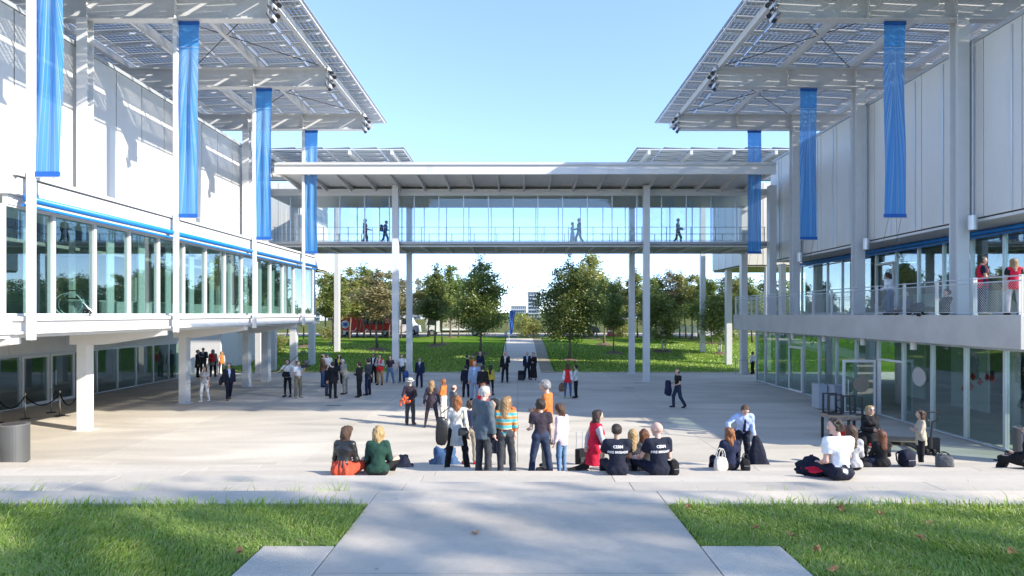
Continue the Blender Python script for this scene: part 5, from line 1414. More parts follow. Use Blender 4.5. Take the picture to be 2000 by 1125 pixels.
    hw_ = lambda P_: .009*np.sin(((P_-hc) @ Rh)[..., 0]*88 + 2.5*np.sin(P_[..., 2]*21 + p1) + p1) * np.cos(((P_-hc) @ Rh)[..., 1]*60 + P_[..., 2]*14 + p2) + .006*np.sin(P_[..., 2]*31 + P_[..., 0]*40 + p2)
    hp_ = [((0, -.032*q, .022*q), (0, .02*q, .034*q), .096*q, .088*q, hf, None), ((0, -.03*q, -.03*q), (0, -.02*q, .02*q), .086*q, .09*q, hf, None)]
    hl = lambda P_: ((P_ - hc) @ Rh)/q
    facecut = lambda P_: np.where(hl(P_)[..., 2] < .09, (hl(P_)[..., 1] - (.012 + .55*np.clip(hl(P_)[..., 2] - .0, -.02, .12)))*q, -1.0)
    if ht == 'short': emit('hair', hp_, hm, k=.03, cuts=[facecut, lambda P_: (-.075 - hl(P_)[..., 2])*q], noise=hw_)
    elif ht == 'crop': emit('hair', hp_, hm, k=.03, dil=-.008, cuts=[facecut, lambda P_: (-.06 - hl(P_)[..., 2])*q])
    elif ht == 'balding': emit('hair', hp_, hm, k=.03, dil=-.006, cuts=[facecut, lambda P_: (-.07 - hl(P_)[..., 2])*q, lambda P_: (hl(P_)[..., 2] - .035)*q])
    elif ht in ('long', 'bob', 'curly', 'mid', 'pony'):
        L_ = {'long': .30, 'bob': .13, 'curly': .26, 'mid': .20, 'pony': .05}[ht]*q
        wd = .07 if ht != 'curly' else .085
        up3 = Rh.T @ np.array([0, 0, -1.0])           # hair falls straight down
        base = np.array([0, -.055, -.02])*q; en = base + unit(up3*1.0 + np.array([0, -.12, 0]))*L_
        pr = hp_ + [(tuple(base), tuple(en), .085*q, wd*q, hf, .7)]
        for e in (1, -1):
            b2 = np.array([.062*e, -.028, -.01])*q; pr.append((tuple(b2), tuple(b2 + unit(up3 + np.array([.1*e, -.1, 0]))*L_*.85), .044*q, .034*q, hf, None))
        if ht == 'pony': pr.append(((0, -.12*q, .0), (0, -.15*q, -.2*q), .04*q, .02*q, hf, None))
        nz = hw_ if ht != 'curly' else (lambda P_: .012*np.sin(P_[..., 0]*95 + p1)*np.sin(P_[..., 2]*85 + p2)*np.sin(P_[..., 1]*80))
        emit('hair', pr, hm, k=.03, cuts=[lambda P_: np.where(hl(P_)[..., 2] < .09, (hl(P_)[..., 1] - (.02 + .5*np.clip(hl(P_)[..., 2], -.05, .12)))*q, -1.0)], noise=nz)
    if hat:
        kind, hcolr = hat
        hm2 = cmat('c', hcolr)
        if kind == 'brim':
            b = MB(); ax = hf[0] @ np.array([0, -.12, 1.0]); ax = ax/np.linalg.norm(ax); c_ = hf[0] @ np.array([0, -.01*q, .05*q]) + hc
            b.cyl(c_, c_ + ax*.009*q, .158*q, .150*q, 24); b.cyl(c_ + ax*.008*q, c_ + ax*.085*q, .104*q, .088*q, 24); b.cyl(c_ + ax*.085*q, c_ + ax*.104*q, .088*q, .06*q, 24)
            b.build('hat', hm2, o, local=True, smooth=False)
            b = MB(); b.cyl(c_ + ax*.012*q, c_ + ax*.034*q, .107*q, .103*q, 24); b.build('hat_band', cmat('c', 'navy'), o, local=True, smooth=True)
        else:
            emit('cap', hp_, hm2, dil=.006, cuts=[lambda P_: (.03 - hl(P_)[..., 2])*q])
            b = MB(); b.ell(hf[0] @ np.array([0, .1*q, .04*q]) + hc, (.07*q, .07*q, .012*q), 10, 6); b.build('cap_peak', hm2, o, local=True)
    o['_h'] = 0; del o['_h']
    M = Matrix.Rotation(R(face), 3, 'Z'); bpos = Vector((x, y, z))
    W = lambda v: bpos + M @ Vector([float(a) for a in v])
    return dict(o=o, rh=W(hands[0][0] + hands[0][1]*.08*s), lh=W(hands[1][0] + hands[1][1]*.08*s), head=W(hc), top=tg, W=W, pel=pel, Rt=Rt, s=s, fr=fr, hf=hf, q=q)
def pl(label, x, yf, yt, face, **kw):                # somebody standing on the plaza, from photo column, foot row and head row
    Y = depth(yf); H = (yf - yt) / F * Y
    return person(label, at(x, Y), Y, 0, face, H=max(1.55, min(1.9, H + kw.pop('dh', 0))), **kw)
def st(label, x, k, Y, face, H, **kw):               # somebody on tread k of the steps (8 = plaza)
    return person(label, at(x, Y), Y, tz(k) if k < 8 else 0, face, H=H, group=kw.pop('group', 'people on the steps'), **kw)
PPL = {}
J = dict
# --- far left, under the pavilion
pl('grey haired person in long black coat in the gap behind the second left pillar', 386, 737, 682, -70, top=('coat', 'black'), under=('shirt', 'lblue'), bottom=('trousers', 'black'), hair=('short', 'grey'))
pl('person with folded arms in a dark suit standing behind the black coat', 397, 733, 677, 190, arms=('cross', 'cross'), top=('blazer', 'dgrey'), under=('shirt', 'white'), tie='navy', bottom=('trousers', 'dgrey'), hair=('balding', 'dark'), skin='tan')
a = pl('grey haired person seen from behind wearing a bright red backpack', 416, 736, 681, 15, top=('jacket', 'stone'), bottom=('trousers', 'black'), hair=('bob', 'grey')); PPL['redpack'] = a
pl('person in an orange vest half turned under the left pavilion', 433, 730, 688, 40, top=('vest', 'orange'), under=('sweater', 'lgrey'), bottom=('slim', 'dgrey'), hair=('mid', 'fair'), fem=True)
pl('person in white trousers and grey tee walking forward with long brown hair', 400, 785, 713, 178, fem=True, legs='step', arms=('clasp', 'down'), top=('tee', 'lgrey'), bottom=('slim', 'white'), shoe='white', hair=('long', 'brown'))
a = pl('person in a navy suit striding right beside the third left pillar', 447, 781, 706, -140, legs='walk', top=('blazer', 'dknavy'), under=('shirt', 'lblue'), bottom=('trousers', 'dknavy'), hair=('short', 'dark'), head=(-30, 0), shoe='brown'); PPL['navybag'] = a
a = pl('sound recordist in white tee holding a long boom pole', 562, 775, 699, 176, arms=('boomd', 'boomu'), top=('tee', 'white'), bottom=('slim', 'black'), hair=('short', 'dark')); PPL['boom'] = a
a = pl('cameraman in white tee and khaki trousers next to the boom pole', 582, 777, 703, -125, arms=('hold', 'phone'), top=('tee', 'white'), bottom=('trousers', 'khaki'), shoe='beige', hair=('short', 'black')); PPL['cam'] = a
# --- group left of centre
pl('balding person in a brown jacket and jeans at the left of the chatting group', 630, 756, 690, -60, arms=('clasp', 'clasp'), top=('jacket', 'brown'), under=('shirt', 'lgrey'), bottom=('trousers', 'jean'), hair=('balding', 'brown'), skin='pink')
pl('person in a green cap and white shirt behind the brown jacket', 640, 750, 688, 185, top=('shirt', 'white'), bottom=('trousers', 'dgrey'), hair=('crop', 'dark'), hat=('cap', 'teal'))
pl('person in navy jacket and blue jeans left of the black suit', 638, 773, 712, -80, arms=('down', 'clasp'), top=('jacket', 'dknavy'), bottom=('trousers', 'djean'), hair=('short', 'brown'))
pl('person in a black suit seen from behind in the chatting group', 650, 778, 705, -5, top=('blazer', 'black'), bottom=('trousers', 'black'), hair=('short', 'dark'))
pl('dark haired person in navy with a yellow top in the chatting group', 662, 750, 690, 190, fem=True, top=('jacket', 'navy'), under=('blouse', 'yellow'), bottom=('trousers', 'black'), hair=('mid', 'black'))
pl('white haired person in a beige jacket leaning in to talk', 674, 770, 699, 85, lean=10, arms=('clasp', 'clasp'), top=('jacket', 'beige'), under=('shirt', 'white'), bottom=('trousers', 'stone'), hair=('short', 'white'), head=(0, 8))
pl('person in a plain black suit facing left', 702, 776, 705, 75, legs='relax', top=('blazer', 'black'), bottom=('trousers', 'black'), hair=('short', 'dark'), arms=('clasp', 'clasp'))
pl('tall person in a grey jacket and slate trousers beside the black suit', 719, 772, 695, 70, top=('blazer', 'dgrey'), bottom=('trousers', 'navy'), hair=('short', 'dark'), arms=('clasp', 'back'))
pl('person in a black waistcoat and white sleeves behind the red vest', 730, 748, 688, 170, top=('vest', 'black'), under=('shirt', 'white'), bottom=('trousers', 'black'), hair=('short', 'black'), skin='tan')
pl('bearded person in a red vest and tan trousers with arms crossed', 742, 752, 691, 172, arms=('cross', 'cross'), top=('vest', 'red'), under=('sweater', 'lgrey'), bottom=('trousers', 'camel'), hair=('short', 'black'))
pl('person in a dark tee and light blue jeans left of the white bridge column', 762, 750, 693, 178, arms=('hold', 'hold'), legs='wide', top=('tee', 'aubergine'), bottom=('trousers', 'ljean'), shoe='beige', hair=('short', 'brown'))
a = pl('person in a white polo shirt carrying a blue bag by the bridge column', 785, 748, 690, 170, top=('polo', 'white'), bottom=('trousers', 'dgrey'), shoe='beige', hair=('short', 'brown'), arms=('down', 'bag')); PPL['bluebag'] = a
pl('person in a navy suit and white shirt standing alone right of the bridge columns', 820, 757, 697, 172, legs='relax', top=('blazer', 'navy'), under=('shirt', 'white'), tie='dgrey', bottom=('trousers', 'navy'), hair=('short', 'black'))
a = pl('person in a straw hat and dark suit seen from behind holding something orange', 801, 830, 738, -8, top=('blazer', 'aubergine'), bottom=('trousers', 'dgrey'), shoe='brown', hair=('crop', 'grey'), hat=('brim', 'offwhite'), arms=('back', 'back')); PPL['hat'] = a
pl('long haired blonde in a black trouser suit with hands on hips', 843, 835, 740, 0, fem=True, legs='wide', arms=('side', 'side'), top=('blazer', 'aubergine'), bottom=('slim', 'aubergine'), hair=('long', 'fair'), shoe='dgrey')
pl('person in a bright orange jumper facing left behind the white coat', 866, 822, 738, 70, fem=True, top=('sweater', 'rust'), bottom=('trousers', 'offwhite'), hair=('bob', 'ginger'), arms=('clasp', 'clasp'))
pl('grey haired person in a pale grey jacket half hidden by the white coat', 886, 838, 750, -60, top=('jacket', 'grey'), under=('shirt', 'lgrey'), bottom=('trousers', 'lgrey'), hair=('balding', 'brown'), skin='pink')
# --- group in the middle distance
pl('person in a dark navy suit seen from behind in the middle group', 910, 776, 711, 5, top=('blazer', 'dknavy'), bottom=('trousers', 'dknavy'), hair=('short', 'black'))
pl('balding person in a pale blue suit in the middle group', 927, 781, 703, 175, top=('blazer', 'pblue'), under=('shirt', 'lblue'), bottom=('trousers', 'pblue'), hair=('balding', 'grey'), skin='pink')
pl('person in a loose black jacket seen from behind in the middle group', 943, 788, 712, 0, top=('jacket', 'black'), bottom=('trousers', 'maroon'), hair=('short', 'black'))
pl('dark haired person in a yellow top seen from behind in the middle group', 958, 772, 714, -10, fem=True, top=('blouse', 'yellow'), bottom=('slim', 'black'), hair=('long', 'dark'))
pl('person in black at the rear left of the middle group', 913, 748, 691, -90, top=('jacket', 'black'), bottom=('trousers', 'black'), hair=('short', 'black'))
pl('person in a red top at the back of the middle group', 924, 746, 693, 180, top=('sweater', 'orange'), bottom=('trousers', 'black'), hair=('short', 'black'), fem=True)
pl('grey haired person in navy pullover and beige trousers behind the middle group', 938, 742, 685, 160, top=('sweater', 'navy'), bottom=('trousers', 'beige'), hair=('short', 'grey'))
pl('person with auburn hair and red scarf hidden behind the slate jacket', 943, 842, 746, -40, fem=True, top=('jacket', 'red'), bottom=('slim', 'black'), hair=('mid', 'auburn'))
pl('person in open black jacket, phone at the face, before the central path', 987, 747, 685, 175, arms=('down', 'face'), top=('blazer', 'black'), under=('shirt', 'white'), bottom=('trousers', 'black'), hair=('balding', 'brown'), skin='pink', legs='relax')
pl('white haired person in a navy suit beside the wheeled suitcase', 1030, 741, 686, 176, top=('blazer', 'dknavy'), under=('shirt', 'lblue'), bottom=('trousers', 'dknavy'), hair=('short', 'white'), legs='relax')
pl('person in a long black dress with hands raised to the mouth', 1042, 742, 687, 165, fem=True, arms=('face', 'clasp'), top=('sweater', 'black'), bottom=('longskirt', 'black'), hair=('short', 'black'), shoe='maroon')
a = pl('long haired person in a red vest and jeans seen from behind right of the path', 1109, 778, 709, -12, fem=True, top=('vest', 'red'), under=('sweater', 'white'), bottom=('slim', 'jean'), hair=('long', 'brown'), shoe='beige', arms=('down', 'bag')); PPL['redvest'] = a
pl('short black haired person in a cream jumper beside the red vest', 1125, 777, 711, 70, fem=True, arms=('cross', 'cross'), top=('sweater', 'offwhite'), bottom=('slim', 'black'), hair=('short', 'black'))
a = pl('balding person in a black tee and jeans walking left across the empty plaza', 1324, 796, 718, 100, legs='walk', arms=('clasp', 'hold'), top=('tee', 'black'), bottom=('trousers', 'djean'), hair=('balding', 'brown'), skin='pink'); PPL['walker'] = a
pl('person in a white shirt at the far corner of the right glazing', 1470, 731, 686, 30, top=('shirt', 'white'), bottom=('trousers', 'black'), hair=('short', 'dark'), legs='relax', skin='tan')
# --- near group on the steps
a = st('person in a long cream coat seen from behind with a black shoulder bag', 893, 6, 12.6, -4, 1.72, fem=True, legs='wide', top=('coat', 'offwhite'), bottom=('trousers', 'black'), hair=('mid', 'ginger'), shoe='black', arms=('down', 'down')); PPL['coat'] = a
st('short haired person in navy top and beige trousers with red shoes', 918, 7, 14.35, 15, 1.64, fem=True, top=('sweater', 'navy'), bottom=('trousers', 'beige'), hair=('short', 'brown'), shoe='red')
st('white haired person in a slate jacket facing right, tallest of the near group', 944, 5, 11.1, -42, 1.80, top=('blazer', 'slate'), under=('shirt', 'lblue'), bottom=('trousers', 'dgrey'), hair=('short', 'white'), skin='pink', head=(-25, 14), arms=('down', 'down'))
st('dark haired person in a dark dress between slate jacket and striped jumper', 966, 6, 12.5, 140, 1.66, fem=True, top=('sweater', 'dknavy'), bottom=('dress', 'dknavy'), hair=('bob', 'black'), arms=('clasp', 'clasp'), shoe='maroon')
st('fair haired smiling person in an orange top behind the striped jumper', 992, 7, 14.1, 150, 1.80, fem=True, top=('sweater', 'rust'), bottom=('trousers', 'stone'), hair=('bob', 'fair'), skin='pink', head=(30, 10))
st('child with tangled long hair in an orange and turquoise striped jumper', 987, 5, 11.05, -6, 1.58, legs='relax', top=('sweater', 'stripes'), bottom=('trousers', 'dgrey'), hair=('curly', 'fair'), arms=('hold', 'hold'))
st('tall person with curly grey hair in an orange jumper', 1068, 5, 11.6, 75, 1.88, top=('sweater', 'rust'), bottom=('trousers', 'stone'), hair=('short', 'grey'), head=(0, 18), arms=('clasp', 'clasp'), shoe='dgrey')
st('boy in a dark tee and blue jeans seen from behind', 1056, 5, 11.0, 8, 1.55, legs='wide', top=('tee', 'aubergine'), bottom=('trousers', 'djean'), hair=('short', 'dark'), arms=('down', 'hold'))
st('child in a pale pink jacket and light jeans looking down', 1097, 5, 11.2, 55, 1.42, top=('jacket', 'pink'), bottom=('slim', 'ljean'), hair=('bob', 'brown'), head=(0, 25), arms=('down', 'down'))
a = st('person with long dark hair kneeling in a long red vest', 1161, 5, 11.5, -75, 1.70, fem=True, legs='kneel', lean=6, arms=('lap', 'back'), top=('longvest', 'crimson'), under=('sweater', 'lgrey'), bottom=('slim', 'black'), hair=('long', 'dark')); PPL['kneel'] = a
PPL['fa'] = st('seated person in a navy polo with white lettering and dark cropped hair', 1206, 4, 10.1, 0, 1.80, legs='edge', lean=6, arms=('knee', 'knee'), top=('polo', 'dknavy'), bottom=('trousers', 'dknavy'), hair=('crop', 'dark'), skin='tan', head=(0, 8), group='people sitting on the steps')
PPL['fb'] = st('seated bald person in a navy polo with white lettering on the back', 1287, 4, 10.1, 14, 1.86, legs='edgec', lean=4, arms=('lap', 'knee'), top=('polo', 'dknavy'), bottom=('trousers', 'dknavy'), hair=('none', 'dark'), skin='pink', head=(35, 4), group='people sitting on the steps')
st('seated person with curly blonde hair and grey jacket between the two navy polos', 1236, 5, 11.5, -10, 1.66, fem=True, legs='edge', arms=('lap', 'lap'), top=('crop', 'dgrey'), bottom=('slim', 'black'), hair=('curly', 'blonde'), group='people sitting on the steps')
st('seated person with auburn hair and black leather jacket next to the bald navy polo', 1258, 5, 11.5, 0, 1.66, fem=True, legs='edge', arms=('lap', 'lap'), top=('crop', 'leather'), bottom=('slim', 'black'), hair=('mid', 'auburn'), group='people sitting on the steps')
st('seated person in a black leather jacket and red skirt, leftmost on the steps', 670, 4, 10.1, -12, 1.72, fem=True, legs='edgec', lean=10, arms=('lap', 'lap'), top=('crop', 'leather'), bottom=('skirt', 'skirt'), hair=('mid', 'brown'), head=(-8, 15), group='people sitting on the steps')
st('seated person in a dark green jumper with very long blonde hair', 738, 4, 10.1, 6, 1.72, fem=True, legs='edgec', lean=6, arms=('lap', 'lap'), top=('sweater', 'green'), bottom=('slim', 'black'), hair=('long', 'blonde'), head=(0, 12), group='people sitting on the steps')
a = st('person in pale blue shirt and dark tie bending, a dark jacket in hand', 1450, 7, 13.9, 172, 1.70, lean=22, arms=('out', 'hold'), top=('shirt', 'lblue'), tie='dknavy', bottom=('trousers', 'dknavy'), hair=('short', 'brown'), head=(0, 28), skin='pink'); PPL['shirt'] = a
st('seated person in navy jacket, streaked fair hair, before the pale blue shirt', 1425, 5, 11.6, 4, 1.70, fem=True, legs='edge', arms=('lap', 'lap'), top=('crop', 'navy'), bottom=('slim', 'dknavy'), hair=('mid', 'ginger'), group='people sitting on the steps')
a = st('dark haired person in white tee sitting on the upper step with a phone', 1642, 3, 8.8, 8, 1.84, legs='edgec', lean=8, arms=('knee', 'hold'), top=('tee', 'white'), bottom=('trousers', 'dknavy'), hair=('short', 'dark'), head=(62, 6), skin='pink', group='people sitting on the steps'); PPL['white'] = a
st('seated person with bushy brown hair hidden behind the white tee', 1663, 5, 11.6, -10, 1.78, fem=True, legs='edge', arms=('lap', 'brace'), top=('sweater', 'lgrey'), bottom=('slim', 'black'), hair=('curly', 'brown'), group='people sitting on the steps')
a = st('blonde person in black with dark sunglasses and a red scarf holding a phone', 1699, 8, 14.9, 178, 1.74, fem=True, arms=('clasp', 'clasp'), top=('jacket', 'black'), bottom=('slim', 'black'), hair=('mid', 'blonde')); PPL['blond'] = a
st('seated person in black with long curly auburn hair', 1722, 6, 12.9, 0, 1.66, fem=True, legs='edge', arms=('lap', 'lap'), top=('sweater', 'black'), bottom=('slim', 'black'), hair=('curly', 'auburn'), group='people sitting on the steps')
st('person in a beige jacket with arms crossed facing left by the right glazing', 1799, 8, 14.8, 62, 1.63, fem=True, arms=('cross', 'cross'), top=('jacket', 'beige'), bottom=('slim', 'black'), hair=('bob', 'brown'))
a = st('seated person in black cut by the right margin holding a cap', 2012, 5, 11.7, 40, 1.75, legs='edgec', arms=('hold', 'hold'), top=('sweater', 'black'), bottom=('trousers', 'black'), hair=('short', 'dark'), group='people sitting on the steps'); PPL['edge'] = a
# --- terrace
def tr(label, x, X, face, H, **kw): Y = X*F/(x - 1011); return person(label, X, Y, 4.065, face, H=H, group='people on the terrace', **kw)
tr('person in a red vest and dark tee leaning at the terrace railing', 1918, 14.15, -115, 1.82, arms=('clasp', 'clasp'), top=('vest', 'crimson'), under=('tee', 'dknavy'), bottom=('trousers', 'djean'), shoe='beige', hair=('short', 'black'), skin='tan')
tr('wavy haired person in a red vest at the right margin of the terrace', 1980, 14.25, -20, 1.66, fem=True, top=('vest', 'crimson'), under=('tee', 'black'), bottom=('slim', 'lgrey'), hair=('curly', 'fair'))
a = tr('person in a white shirt holding a dark coat on the terrace', 1738, 14.7, 25, 1.70, lean=8, arms=('side', 'hold'), top=('shirt', 'white'), bottom=('trousers', 'jean'), hair=('short', 'dark'), skin='tan'); PPL['tw'] = a
tr('person in a grey hooded jacket sitting on the terrace floor', 1772, 14.3, 5, 1.72, legs='floor', lean=8, arms=('lap', 'lap'), top=('jacket', 'grey'), bottom=('trousers', 'black'), hair=('short', 'white'))
tr('person in dark clothes sitting on the terrace floor beside the big column', 1846, 14.5, 80, 1.72, legs='floor', lean=-6, arms=('phone', 'phone'), top=('jacket', 'dknavy'), bottom=('trousers', 'black'), hair=('short', 'dark'))
# --- footbridge
def br(label, x, face, H, Y=36.6, **kw): return person(label, at(x, Y), Y, 8.505, face, H=H, group='people crossing the footbridge', **kw)
br('person in a red vest walking right across the footbridge', 713, -95, 1.78, legs='walk', arms=('down', 'hold'), top=('vest', 'red'), under=('sweater', 'lgrey'), bottom=('trousers', 'dgrey'), hair=('short', 'black'))
PPL['bp'] = br('person with a rucksack bending forward on the footbridge', 752, -95, 1.66, legs='walk2', lean=8, arms=('clasp', 'clasp'), top=('sweater', 'purple'), bottom=('trousers', 'djean'), hair=('short', 'black'))
br('person in a long pale dress on the footbridge beside the dark suit', 1118, 95, 1.66, Y=37.3, fem=True, legs='step', top=('sweater', 'offwhite'), bottom=('longskirt', 'offwhite'), hair=('mid', 'fair'))
br('person in a dark jacket with a bag walking left on the footbridge', 1131, 95, 1.82, legs='walk', arms=('hold', 'down'), top=('blazer', 'black'), under=('shirt', 'lgrey'), bottom=('trousers', 'black'), hair=('short', 'grey'))
br('person in a grey shirt and dark trousers walking right on the footbridge', 1324, -95, 1.80, legs='walk', arms=('hold', 'hold'), top=('shirt', 'grey'), bottom=('trousers', 'black'), hair=('short', 'black'), skin='brown')
# lettering on the two navy polos
def lettering(p, lines):
    me0 = p['top'].data; vs_ = [v.co.copy() for v in me0.vertices]; bv = BVHTree.FromPolygons(vs_, [tuple(f.vertices) for f in me0.polygons])
    for txt, zz, size in lines:
        cu = bpy.data.curves.new('lettering', 'FONT'); cu.body = txt; cu.size = size; cu.align_x = 'CENTER'; cu.resolution_u = 2; cu.offset = size*.03
        tmp = bpy.data.objects.new('lettering', cu); COL.objects.link(tmp)
        dg = bpy.context.evaluated_depsgraph_get(); me = bpy.data.meshes.new_from_object(tmp.evaluated_get(dg)); bpy.data.objects.remove(tmp)
        bm = bmesh.new(); bm.from_mesh(me); bmesh.ops.triangulate(bm, faces=bm.faces); bmesh.ops.subdivide_edges(bm, edges=[e for e in bm.edges if e.calc_length() > .025], cuts=2)
        Rt = Matrix([list(map(float, r)) for r in p['Rt']]); pel = Vector([float(a) for a in p['pel']])
        for v in bm.verts:
            src = Rt @ Vector((v.co.x, -.6, zz + v.co.y)) + pel; d = Rt @ Vector((0, 1, 0))
            hit = bv.ray_cast(src, d)
            v.co = (hit[0] - d*.004) if hit[0] else src + d*.42
        bm.to_mesh(me); bm.free(); setmats(me, mat('print_white', (.75, .75, .75), .7)); link('lettering', me, p['top'])
lettering(PPL['fa'], [('CERN', .375, .068), ('FIRE BRIGADE', .285, .058)])
lettering(PPL['fb'], [('CERN', .385, .068), ('FIRE BRIGADE', .295, .058)])
# sunglasses
p = PPL['blond']
g = MB()
for e in (1, -1):
    c = p['hf'][0] @ (np.array([.032*e, .096, .012])*p['q']) + p['hf'][1]; g.ell(c, (.026, .008, .02), 8, 5)
a = p['hf'][0] @ (np.array([-.08, .05, .018])*p['q']) + p['hf'][1]; b = p['hf'][0] @ (np.array([.08, .05, .018])*p['q']) + p['hf'][1]
g.build('sunglasses', BLACKM, p['o'], local=True)
# ================================================================ BAGS, CLOTHES AND THINGS PEOPLE HOLD
def soft(mb, c, r, seed, p=.75, amp=.12, nu=16, nv=10):
    """bulging cloth shape with creases"""
    b = len(mb.v); mb.ell(c, r, nu, nv, p); rg = random.Random(seed); ph = [rg.uniform(0, 6) for _ in range(4)]
    c = Vector(c)
    for i in range(b, len(mb.v)):
        d = Vector(mb.v[i]) - c; u = Vector((d.x/r[0], d.y/r[1], d.z/r[2]))
        k = 1 + amp*(math.sin(u.x*4.1+ph[0])*math.sin(u.z*3.7+ph[1]) + .6*math.sin(u.y*6+u.z*5+ph[2]) + .4*math.sin(u.x*9+u.y*7+ph[3]))
        mb.v[i] = tuple(c + d*k)
    return mb
def bag(name, label, cat, pos, size, col, handle=.18, rz=0, seed=0, group='bags', strap=None, pocket=True, kind='tote'):
    o = thing(name, label, cat, pos, R(rz), group)
    w_, d_, h_ = size; m = cmat('c', col)
    b = MB(); soft(b, (0, 0, h_/2), (w_/2, d_/2, h_/2), seed, .55, .06)
    for i, v in enumerate(b.v):
        if kind == 'tote': k = 1 - .22*max(0, v[2]/h_); b.v[i] = (v[0]*(1.05*k if True else 1), v[1]*k, max(0.0, v[2]))
        else: b.v[i] = (v[0], v[1], max(0.0, v[2]))
    body = b.build('body', m, o, smooth=True, local=True)
    if handle:
        t = MB()
        for s in ((-1, 1) if kind == 'tote' else (0,)):
            pts = [(w_*.26*math.cos(a), s*d_*.22, h_*.9 + handle*math.sin(a)) for a in np.linspace(math.pi, 0, 9)]; t.tube(pts, .010, 6)
        t.build('handle', cmat('c', 'black' if col != 'offwhite' else 'offwhite'), o, local=True)
    if pocket:
        t = MB(); t.ell((0, -d_*.46, h_*.33), (w_*.34, d_*.16, h_*.24), 12, 7, .5); t.build('pocket', m, o, local=True, smooth=True)
        MB().box(-w_*.3, w_*.3, -d_*.63, -d_*.60, h_*.47, h_*.49).build('zip', GREYST, o, local=True)
    if kind == 'pack':
        t = MB()
        for s in (-1, 1): t.tube([(s*w_*.28, d_*.4, h_*.9), (s*w_*.32, d_*.75, h_*.7), (s*w_*.3, d_*.7, h_*.35), (s*w_*.3, d_*.42, h_*.1)], .018, 6)
        t.build('shoulder_strap', cmat('c', 'black'), o, local=True)
    return o
def worn(pk, label, col, size, back=-.2, zz=.30, group='bags', name='backpack'):
    p = PPL[pk]; w = p['W'](p['pel'] + p['Rt'] @ (np.array([0, back, zz - .42])*p['s']))
    return bag(name, label, 'backpack', w, size, col, .06, math.degrees(p['o'].rotation_euler.z), 4, group, kind='pack')
worn('redpack', 'bright red backpack worn on the back under the left pavilion', 'red', (.32, .2, .5), -.24, .44)
worn('bp', 'dark rucksack worn on the footbridge', 'dgrey', (.3, .18, .45), -.23, .42)
p = PPL['navybag']; bag('shoulder_bag', 'black shoulder bag of the striding navy suit', 'bag', p['W'](p['pel'] + np.array([.24, -.12, -.22])), (.36, .16, .34), 'dgrey', .1, -140, 2)
p = PPL['bluebag']; bag('carrier_bag', 'blue bag carried by the white polo shirt', 'bag', p['lh'] - Vector((0, 0, .46)), (.34, .16, .40), 'blue', .06, 10, 3)
p = PPL['redvest']; bag('handbag', 'brown handbag carried by the red vest right of the path', 'bag', p['lh'] - Vector((.05, 0, .44)), (.36, .18, .40), 'brown', .06, 20, 5)
# boom pole
p = PPL['boom']; a, b = p['lh'], p['rh']
d = (p['lh'] - p['rh']).normalized()
hi, lo_ = (p['lh'], p['rh']) if p['lh'].z > p['rh'].z else (p['rh'], p['lh'])
d = (hi - lo_).normalized()
bo = thing('boom_pole', 'long black boom pole with grey microphone held over the shoulder', 'boom pole', lo_)
tip = Vector((at(586, lo_.y), lo_.y + .2, 4.1 + (613-688)/F*lo_.y)); low = Vector((at(545, lo_.y), lo_.y - .1, 4.1 + (613-729)/F*lo_.y))
MB().cyl(low, tip, .014, n=8).build('pole', BLACKM, bo)
q_ = MB(); soft(q_, tip + Vector((.08, 0, .0)), (.14, .07, .07), 3, .9, .05); q_.build('microphone', cmat('c', 'grey'), bo, smooth=True)
w = p['W'](p['pel'] + np.array([0, .17, -.02])); bag('sound_bag', 'black sound mixer bag strapped to the waist of the boom operator', 'bag', w, (.40, .2, .26), 'black', 0, 180, 6)
# video camera
p = PPL['cam']; c = p['lh'] + Vector((0, 0, .06))
vc = thing('video_camera', 'black video camera with furry grey microphone held at shoulder height', 'camera', c, R(-35))
MB().box(-.06, .06, -.16, .16, 0, .15).build('body', BLACKM, vc, local=True, bevel=.01); MB().cyl((0, .16, .08), (0, .30, .08), .05, .06, 14).build('lens', BLACKM, vc, local=True)
q_ = MB(); soft(q_, (0, .12, .27), (.09, .17, .09), 9, .9, .08); q_.build('microphone', cmat('c', 'grey'), vc, local=True, smooth=True); MB().tube([(0, -.12, .15), (0, -.1, .21), (0, .1, .21), (0, .12, .15)], .014, 6).build('handle', BLACKM, vc, local=True)
# orange bundle behind the straw hat person
p = PPL['hat']; c = (p['lh'] + p['rh'])/2
q_ = MB()
rg = random.Random(5)
for k in range(16): q_.ell(c + Vector((rg.gauss(-.1, .07), -.1 + rg.gauss(0, .03), rg.gauss(.04, .07))), (.05, .05, .05), 8, 5)
o = q_.build('orange_flowers', mat('orange_petal', (.6, .09, .02), .7, noise=.3, nscale=20), smooth=True); tag(o, 'bunch of orange flowers held behind the back under the straw hat', 'flowers')
# suitcases
def suitcase(label, X, Y, z, w_, h_, rz=0, group='wheeled suitcases'):
    o = thing('suitcase', label, 'suitcase', (X, Y, z), R(rz), group)
    MB().box(-w_/2, w_/2, -.11, .11, .05, h_).build('body', cmat('c', 'black'), o, local=True, bevel=.03)
    MB().box(-w_*.38, w_*.38, -.14, -.11, .12, h_*.6).build('pocket', cmat('c', 'dgrey'), o, local=True, bevel=.012)
    MB().tube([(-.09, .08, h_), (-.09, .08, h_+.42), (.09, .08, h_+.42), (.09, .08, h_)], .012, 6).build('pull_handle', ALU, o, local=True)
    for s in (-1, 1): MB().cyl((s*w_*.38-.015, .08, .035), (s*w_*.38+.015, .08, .035), .035, n=12).build('wheel', RUB, o, local=True)
suitcase('black wheeled suitcase with raised handle left of the navy suited pair', at(1018, 35.2), 34.9, 0, .4, .62)
suitcase('small dark trolley bag with raised handle behind the kneeling red vest', at(1135, 14.2), 14.2, tz(7), .24, .42, 25)
